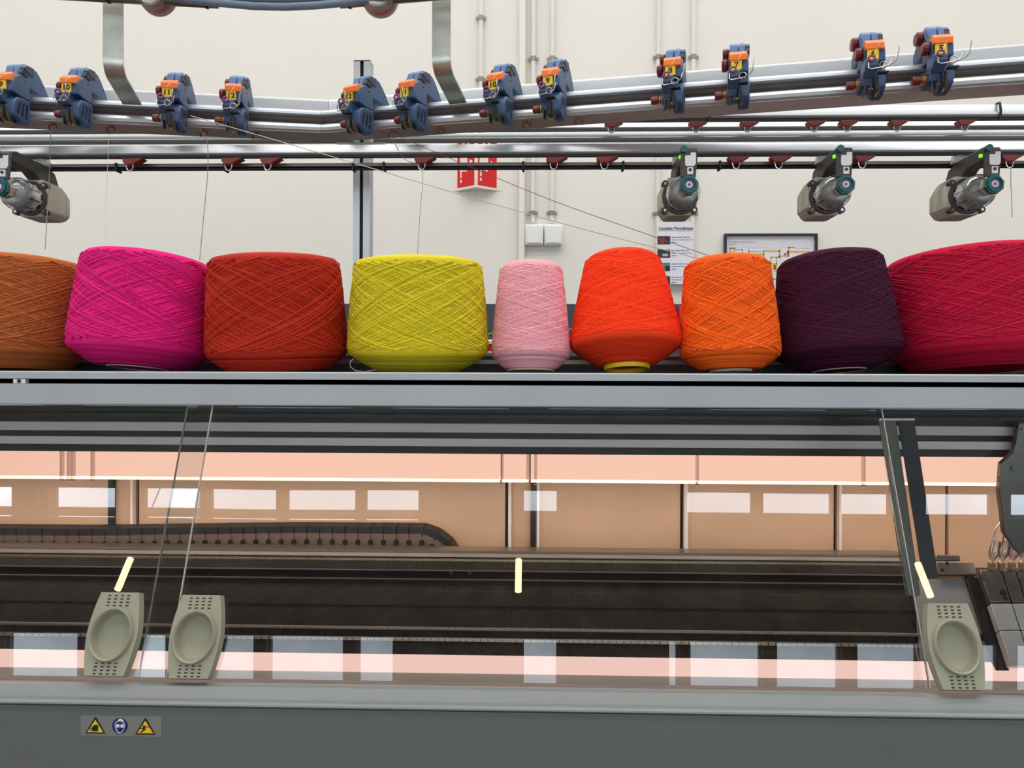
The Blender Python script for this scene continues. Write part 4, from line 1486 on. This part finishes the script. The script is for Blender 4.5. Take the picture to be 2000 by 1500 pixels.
    MB().tube([(.0, -.076, 0.0300), (.010, -.092, 0.0310), (.020, -.100, 0.0340), (.025, -.102, 0.0390), (.028, -.104, 0.0620)], .0011, 6).build('wire_guide', 'steel', t)
    MB().tube([(.008 + .0065 * math.cos(k * PI / 7), -.082, .040 + .0065 * math.sin(k * PI / 7)) for k in range(14)], .001, 6, closed=True).build('wire_loop', 'steel', t)
    MB().bounds(.0, .018, -.080, -.068, .0265, .029).build('guide_holder', 'black_plastic', t)
    MB().bounds(.001, .005, -.062, -.058, .000, .028).build('guide_stem', 'dark_metal', t)
    # eyelet ring and feeler wire
    MB().tube([(-.010 + .0055 * math.cos(k * PI / 8), -.0735, .0585 + .0055 * math.sin(k * PI / 8)) for k in range(16)], .0019, 8, closed=True).build('eyelet', 'purple_ceramic', t)
    MB().tube([(-.006, -.072, 0.0620), (-.002, -.070, 0.0760), (.004, -.066, 0.0900), (.010, -.056, 0.0980)], .0004, 5).build('feeler_wire', 'steel', t)
    return t


unit = make_unit()
spots = [(50, -1, '9', 'far left of the row'), (170, -1, '10', 'left of the first flat bracket'), (353, -1, '11', 'right of the left flat bracket'), (470, -1, '12', 'left of the rail kink'),
         (722, 1, '12', 'right in front of the aluminium post'), (826, 1, '11', 'left of the right flat bracket'), (990, 1, '10', 'just right of the right flat bracket'), (1092, 1, '9', 'above the switches'),
         (1318, 1, '8', 'above the second yarn feeder'), (1440, 1, '7', 'third from the right end'), (1690, 1, '6', 'second from the right end'), (1815, 1, '5', 'last at the right end')]
SWIVEL = {50: -.16, 170: -.14, 353: -.06, 470: -.02, 722: -.20, 826: -.19, 990: -.13, 1092: -.11, 1318: -.06, 1440: -.04, 1690: .02, 1815: .04}
unit_faces = []
for i, (px, s_, num, where) in enumerate(spots):
    o = unit if i == 0 else copy_tree(unit)
    unit_faces.append((o, px, s_, num, where))
for o, px, s_, num, where in unit_faces:
    q = rail_xy(px, s_)
    nn = nR if s_ > 0 else nL
    ang = math.atan2(nn.x, -nn.y)          # 0 when facing straight out of the rail towards -Y
    ang += SWIVEL[px]
    o.location = (q.x + nn.x * 0.008, q.y + nn.y * 0.008, 2.173)
    o.rotation_euler = (0, 0, ang)
    o.scale = (1.08, 1.3, 1.0)
    tag(o, 'blue yarn tension unit with yellow tag %s, %s' % (num, where), 'tension unit', 'blue tension units on the kinked rail')
    me = text_mesh(num, 0.0165, 0.0002, bold=0.0005)
    link('number', me, 'print_black', [c for c in bpy.data.objects if c.parent == o and c.name.startswith('number_tag')][0], loc=(-.0035, -.0583, .0745))

# ------------------------------------------------------------------ straight rails behind
def straight_rail(label, Y, py0, py1, lip, eyelets, ties, nm='guide_rail', tie_full=True):
    z1, z0 = zz(py0, Y), zz(py1, Y)
    h = z1 - z0
    t = thing(nm, label, 'rail', (0, Y, z0))
    pf = [(0.0, h * .10), (-.004, h * .16), (-.006, h * .24), (-.005, h * .36), (0.0, h * .42), (.004, h * .86), (.006, h * .97), (.010, h), (.018, h), (.018, 0), (.010, 0)]
    MB().prism(pf, (0, 0, 0), (0, 1, 0), (0, 0, 1), (1, 0, 0), -2.1, 2.1).build('rail', 'guide_aluminium', t)
    if lip:
        MB().bounds(-2.1, 2.1, -.001, .010, -.003, h * .09).build('under_strip', 'black_rubber', t)
    for px in eyelets:
        x = at(px, (py0 + py1) / 2, Y).x
        e = MB().prism([(-.022, 0), (.030, 0), (.012, -.010), (.004, -.0155), (-.014, -.0155), (-.020, -.008)], (x, 0.012, -.004), (1, 0, 0), (0, 0, 1), (0, 1, 0), -.016, .010).build('eyelet_guide', 'eyelet_plastic', t, bevel=.002)
        MB().tube([(x - .004 + dx, -.001, -.019 + dz) for dx, dz in ((-.0085, 0.004), (-.008, -.006), (-.005, -.0125), (0, -.015), (.005, -.0125), (.008, -.006), (.0085, .004))], .0016, 7).build('wire_eye', 'steel', e)
    for px in ties:
        x = at(px, (py0 + py1) / 2, Y).x
        MB().prism([(-.008, -.006), (-.010, h * .5), (-.004, h + .003), (.03, h + .004), (.03, h + .002), (-.002, h + .001), (-.007, h * .5), (-.005, -.005)], (x, 0, 0), (0, 1, 0), (0, 0, 1), (1, 0, 0), -.003, .003).build('cable_tie', 'black_plastic', t)
    return t


straight_rail('aluminium guide rail emerging from behind the kinked rail at the right', 0.85, 207, 236, True, [1197, 1362, 1463, 1593, 1657, 1755, 1887], [1385, 1951])
straight_rail('rearmost thin aluminium rail behind the eyelet guides', 0.98, 239, 254, False, [], [])
straight_rail('second thin aluminium rail above the lowest guide rail', 0.88, 257, 275, False, [], [])
straight_rail('lowest aluminium guide rail, just above the feeder bar', 0.565, 279, 303, True, [257, 450, 526, 827, 1085, 1184, 1441, 1524, 1687, 1975], [])
# feeder bar with its black cable
fbY = 0.60
fb = thing('feeder_bar', 'thin grey bar with black cable carrying the yarn feeders', 'rail', (0, fbY, zz(324, fbY)))
zf1, zf0 = zz(317, fbY) - zz(324, fbY), zz(330.5, fbY) - zz(324, fbY)
MB().bounds(-2.0, 2.0, -.002, .018, 0, zf1).build('bar', 'bar_metal', fb, bevel=.0015)
MB().cyl((-2.0, .006, zf0 / 2), (2.0, .006, zf0 / 2), -zf0 / 2, 10).build('cable', 'black_plastic', fb)
for px in (228, 440, 690, 1022, 1217, 1406, 1150 - 400):
    x = at(px, 324, fbY).x
    MB().bounds(x - .0028, x + .0028, -.006, .020, zf0 - .002, zf1 + .0015).build('cable_tie', 'black_rubber', fb, bevel=.001)

# aluminium post
pY = 0.75
xa_, xb_ = at(689.5, 400, pY).x, at(722, 400, pY).x
ptop = zz(115, pY)
w_ = xb_ - xa_
po = thing('profile_post', 'upright slotted aluminium profile post behind the rails', 'post', ((xa_ + xb_) / 2, pY, 0))
h_ = w_ / 2
g = .0045
pf = [(-h_, 0), (-g, 0), (-g, .006), (-.009, .009), (-.006, .016), (.006, .016), (.009, .009), (g, .006), (g, 0), (h_, 0), (h_, .018), (h_ - .005, .020), (h_ - .005, .024), (h_, .026), (h_, w_), (-h_, w_)]
MB().prism(pf, (0, 0, 0), (1, 0, 0), (0, 1, 0), (0, 0, 1), 0.0, ptop - .003).build('profile', 'aluminium', po)
MB().bounds(-h_, h_, 0, w_, ptop - .003, ptop).build('end_cap', 'black_plastic', po)
MB().bounds(-g, g, .010, .0155, 0.02, ptop - .004).build('slot_strip', 'black_rubber', po)
MB().bounds(-.062, .062, -.004, -.0005, zz(284, pY), zz(277.5, pY)).build('clamp_plate', 'galvanised', po)

# flat galvanised brackets between the top tube and the rail
def bracket(label, pxl, pxr, s_, py_top):
    Yb = 0.45
    l, r = at(pxl, 60, Yb), at(pxr, 60, Yb)
    cx = (l.x + r.x) / 2
    w_ = (r.x - l.x)
    nn = nR if s_ > 0 else nL
    dd = dR if s_ > 0 else -dL
    t = thing('flat_bracket', label, 'bracket', (cx, Yb, 0))
    ztop_, zlow, rad, th = 2.435, 2.262, .04, .005
    pth = [(0, ztop_)]
    for k in range(9):
        a_ = (PI / 2) * k / 8 * 0.86
        pth.append((rad - rad * math.cos(a_), zlow + rad - rad * math.sin(a_)))
    ex = pth[-1]
    dirx, dirz = math.sin((PI / 2) * .86), -math.cos((PI / 2) * .86)
    pth.append((ex[0] + dirx * .125, ex[1] + dirz * .125))
    outp = pth
    inn = []
    for i, (a_, b_) in enumerate(pth):
        p_, n2 = pth[max(i - 1, 0)], pth[min(i + 1, len(pth) - 1)]
        tx, tz = n2[0] - p_[0], n2[1] - p_[1]
        L = math.hypot(tx, tz)
        inn.append((a_ - tz / L * th, b_ + tx / L * th))
    MB().prism(outp + inn[::-1], (0, 0, 0), (-nn.x, -nn.y, 0), (0, 0, 1), (dd.x, dd.y, 0), -w_ / 2, w_ / 2).build('flat_bar', 'galvanised', t)
    return t


bracket('galvanised flat bracket bent back to the rail at the left', 202, 239, -1, 0)
bracket('galvanised flat bracket bent back to the rail near the middle', 843, 880, 1, 0)

# tubes along the top edge, with the duct between them
def top_tube(label, pa, pb, ties):
    t = thing('top_tube', label, 'tube', pa)
    MB().tube([Vector((0, 0, 0)), pb - pa], .0085, 14).build('tube', 'bar_metal', t)
    for f_ in ties:
        p_ = (pb - pa) * f_
        dirv = (pb - pa).normalized()
        MB().cyl(p_ - dirv * .003, p_ + dirv * .003, .0105, 14).build('cable_tie', 'black_plastic', t)


zt3 = 2.415
pl1 = at(425, 8, 0.44)
top_tube('grey tube ending above the left part of the kinked rail', Vector((at(-150, 0, .36).x, .36, zt3)), Vector((pl1.x, .445, zt3)), [.62, .97 - .01])
pr1 = at(665, 9, 0.45)
top_tube('grey tube ending above the right part of the kinked rail', Vector((pr1.x, .45, zt3)), Vector((at(975, 0, .37).x, .395, zt3)), [.06, .80])
du = thing('cable_duct', 'pair of blue grey hoses bowing between the two top tubes', 'hose', at(560, 0, .47))
b0 = du.location.copy()
for nm, dz, rr_ in (('hose', 0.0, .0085), ('hose', .017, .0085)):
    q = []
    for px, Y_ in ((300, .40), (380, .428), (425, .44), (500, .458), (560, .463), (620, .458), (680, .446), (740, .428), (820, .40)):
        q.append(Vector((at(px, 10, Y_).x, Y_ - .018, 2.409 + dz)) - b0)
    MB().tube(q, rr_, 12).build(nm, 'duct_blue', du)
# warning beacons on the tubes
for px, py, lb in ((305, -9, 'left'), (741, -6, 'right')):
    p_ = at(px, py, 0.44)
    t = thing('signal_lamp', 'round white signal lamp with red ring at the top edge, %s of the two' % lb, 'lamp', p_)
    MB().lathe([(.0385, 0), (.0395, .004), (.0395, .014), (.038, .016)], (0, .02, 0), (0, -1, 0), 40).build('base', 'lamp_grey', t)
    MB().lathe([(.0385, 0), (.0385, .010)], (0, .004, 0), (0, -1, 0), 40).build('ring', 'red_ring', t)
    MB().lathe([(.0375, 0), (.036, .012), (.033, .018)], (0, -.006, 0), (0, -1, 0), 40).build('collar', 'lamp_grey', t)
    MB().lathe([(.0315, 0), (.030, .006), (.022, .010), (.008, .012)], (0, -.024, 0), (0, -1, 0), 40).build('cap', 'white_plastic', t)

# ------------------------------------------------------------------ yarn feeders on the bar
def make_feeder():
    """origin on the spool axis at the front face of the housing; -y towards the viewer"""
    t = thing('yarn_feeder', 'proto', 'yarn feeder')
    oct_ = [(-.041, .020), (-.041, -.022), (-.026, -.042), (.026, -.042), (.040, -.028), (.040, .022), (.026, .046), (-.026, .046)]
    h = MB().prism(oct_, (0, 0, 0), (1, 0, 0), (0, 0, 1), (0, 1, 0), 0.0, .075)
    h.prism(oct_, (0, 0, 0), (1, 0, 0), (0, 0, 1), (0, 1, 0), .0755, .105, .8)
    h.build('housing', 'feeder_beige', t, bevel=.004)
    MB().lathe([(.040, .002), (.041, -.003), (.039, -.006), (.034, -.007)], (0, 0, 0), (0, 1, 0), 36).build('face_ring', 'feeder_dark', t)
    for x, z in ((-.034, .030), (.033, .030), (-.034, -.031), (.033, -.031)):
        b_ = MB().cyl((x, -.006, z), (x, .01, z), .0075, 14).build('corner_boss', 'feeder_dark', t)
        MB().cyl((x, -.0072, z), (x, -.005, z), .0032, 10).build('screw', 'steel', b_)
    # segmented drum
    MB().lathe([(.030, 0), (.0335, .003), (.0325, .045), (.030, .050), (.010, .052)], (0, -.006, 0), (0, -1, 0), 40).build('drum', 'feeder_silver', t)
    for k in range(9):
        a_ = 2 * PI * k / 9 + .2
        R_ = Matrix.Rotation(a_, 3, 'Y')
        MB().box(R_ @ Vector((0, -.013, .0331)), (.012, .005, .0016), R_).build('drum_slot', 'black_gloss', t)
    for k in range(9):
        a_ = 2 * PI * k / 9 + .55
        R_ = Matrix.Rotation(a_, 3, 'Y')
        MB().box(R_ @ Vector((0, -.034, .0327)), (.003, .036, .0012), R_).build('drum_rib', 'mid_metal', t)
    # clear dome and nose
    MB().lathe([(.037, .040), (.0375, .052), (.034, .064), (.024, .078), (.016, .086)], (0, 0, 0), (0, -1, 0), 40, cap=False).build('clear_dome', 'dome_glass', t)
    hexa = [(.0195 * math.cos(PI / 3 * k + .2), .0195 * math.sin(PI / 3 * k + .2)) for k in range(6)]
    MB().prism(hexa, (0, 0, 0), (1, 0, 0), (0, 0, 1), (0, -1, 0), .078, .104).build('nose_nut', 'feeder_beige', t, bevel=.001)
    n_ = MB()
    ring = [(.021 * math.cos(PI / 4 * k + .3), .021 * math.sin(PI / 4 * k + .3)) for k in range(8)]
    n_.prism(ring, (0, 0, 0), (1, 0, 0), (0, 0, 1), (0, -1, 0), .104, .113)
    n_.lathe([(.0165, .113), (.0165, .117), (.014, .117), (.0125, .112), (.004, .111)], (0, 0, 0), (0, -1, 0), 24, cap=False)
    n_.build('nose_cap', 'teal_plastic', t)
    MB().tube([(.0052 * math.cos(k * PI / 10), -.1135, .0052 * math.sin(k * PI / 10)) for k in range(20)], .0025, 8, closed=True).build('nose_eyelet', 'pink_ceramic', t)
    # arm over the top, with its front plate
    MB().prism([(.08, .045), (.062, .075), (.02, .085), (-.080, .088), (-.100, .083), (-.104, .066), (-.092, .060), (-.02, .056), (.0, .045)], (0, 0, 0), (0, 1, 0), (0, 0, 1), (1, 0, 0), -.010, .020).build('arm', 'feeder_dark', t, bevel=.003)
    MB().prism([(-.018, .018), (.016, .018), (.020, .060), (.016, .080), (-.014, .082), (-.017, .06)], (0, 0, 0), (1, 0, 0), (0, 0, 1), (0, -1, 0), .098, .104).build('front_arm', 'feeder_dark', t, bevel=.003)
    MB().prism([(-.006, .042), (.012, .042), (.016, .048), (.016, .072), (.004, .072), (.004, .066), (-.008, .066), (-.008, .048)], (0, 0, 0), (1, 0, 0), (0, 0, 1), (0, -1, 0), .104, .107).build('front_plate', 'feeder_silver', t, bevel=.001)
    MB().bounds(-.003, .010, -.1075, -.103, .024, .040).build('sensor_plate', 'feeder_silver', t, bevel=.001)
    MB().cyl((.003, -.109, .034), (.003, -.107, .034), .0035, 12).build('sensor_screw', 'dark_metal', t)
    MB().cyl((-.011, -.114, .078), (-.011, -.100, .078), .0075, 16).build('adjuster', 'teal_plastic', t)
    MB().cyl((-.017, -.085, .068), (-.0125, -.085, .068), .004, 10).build('indicator_light', 'green_led', t)
    MB().prism([(.03, .086), (.075, .086), (.075, .094), (.05, .098), (.046, .104), (.02, .104), (.02, .100), (.036, .098)], (0, 0, 0), (0, 1, 0), (0, 0, 1), (1, 0, 0), -.010, .016).build('bar_clamp', 'feeder_silver', t, bevel=.001)
    return t


fd = make_feeder()
fz = zz(362, 0.435)
for i, (px, lb) in enumerate(((-2, 'cut off by the left edge'), (1346, 'above the stop list poster'), (1652, 'second from the right'), (1943, 'nearest the right edge'))):
    o = fd if i == 0 else copy_tree(fd)
    o.location = (at(px, 362, 0.435).x, 0.548, fz)
    tag(o, 'grey yarn feeder with teal nose ring and clear dome, %s' % lb, 'yarn feeder', 'yarn feeders on the feeder bar')

# ------------------------------------------------------------------ loose yarns in the air
def yarn(name, label, pts, mt, r=.0007):
    q = [at(a_, b_, y_) for a_, b_, y_ in pts]
    out = []
    for i in range(len(q) - 1):
        p0_, p1_, p2_, p3_ = q[max(i - 1, 0)], q[i], q[i + 1], q[min(i + 2, len(q) - 1)]
        for k in range(5):
            s_ = k / 5
            out.append(0.5 * ((2 * p1_) + (p2_ - p0_) * s_ + (2 * p0_ - 5 * p1_ + 4 * p2_ - p3_) * s_ ** 2 + (3 * p1_ - p0_ - 3 * p2_ + p3_) * s_ ** 3))
    out.append(q[-1])
    return tag(MB().tube(out, r, 6).build(name, mt), label, 'yarn')


yarn('yarn_thread', 'white yarn running from the unit tagged 11 down behind the orange cone', [(372, 226, .50), (470, 254, .50), (690, 318, .49), (900, 380, .46), (1130, 445, .43), (1330, 496, .40), (1520, 545, .38)], 'yarn_white', .0010)
yarn('yarn_thread', 'wine red yarn slanting down to the orange cone', [(700, 232, .58), (755, 256, .57), (900, 318, .53), (1080, 392, .48), (1260, 456, .44), (1400, 505, .42), (1530, 552, .40)], 'yarn_wine', .0007)
yarn('yarn_thread', 'greenish yarn hanging at the left over the brown cone', [(99, 248, .56), (97, 330, .52), (92, 420, .46), (88, 486, .40)], 'yarn_green', .0009)
yarn('yarn_thread', 'faint pale yarn hanging above the magenta cone', [(213, 262, .56), (210, 330, .52), (206, 420, .46), (205, 492, .40)], 'yarn_white', .0005)
yarn('yarn_thread', 'grey yarn curving down right of the magenta cone', [(390, 252, .56), (404, 276, .54), (406, 330, .50), (398, 420, .45), (390, 508, .38)], 'yarn_grey', .0008)
yarn('yarn_thread', 'thin wine yarn hanging over the yellow cone', [(762, 262, .58), (790, 310, .55), (824, 330, .52), (820, 420, .46), (815, 502, .38)], 'yarn_wine', .0006)
yarn('yarn_thread', 'loose grey yarn hanging from the rightmost eyelet', [(1975, 318, .615), (1974, 350, .60), (1976, 390, .60), (1977, 425, .60)], 'yarn_grey', .0007)
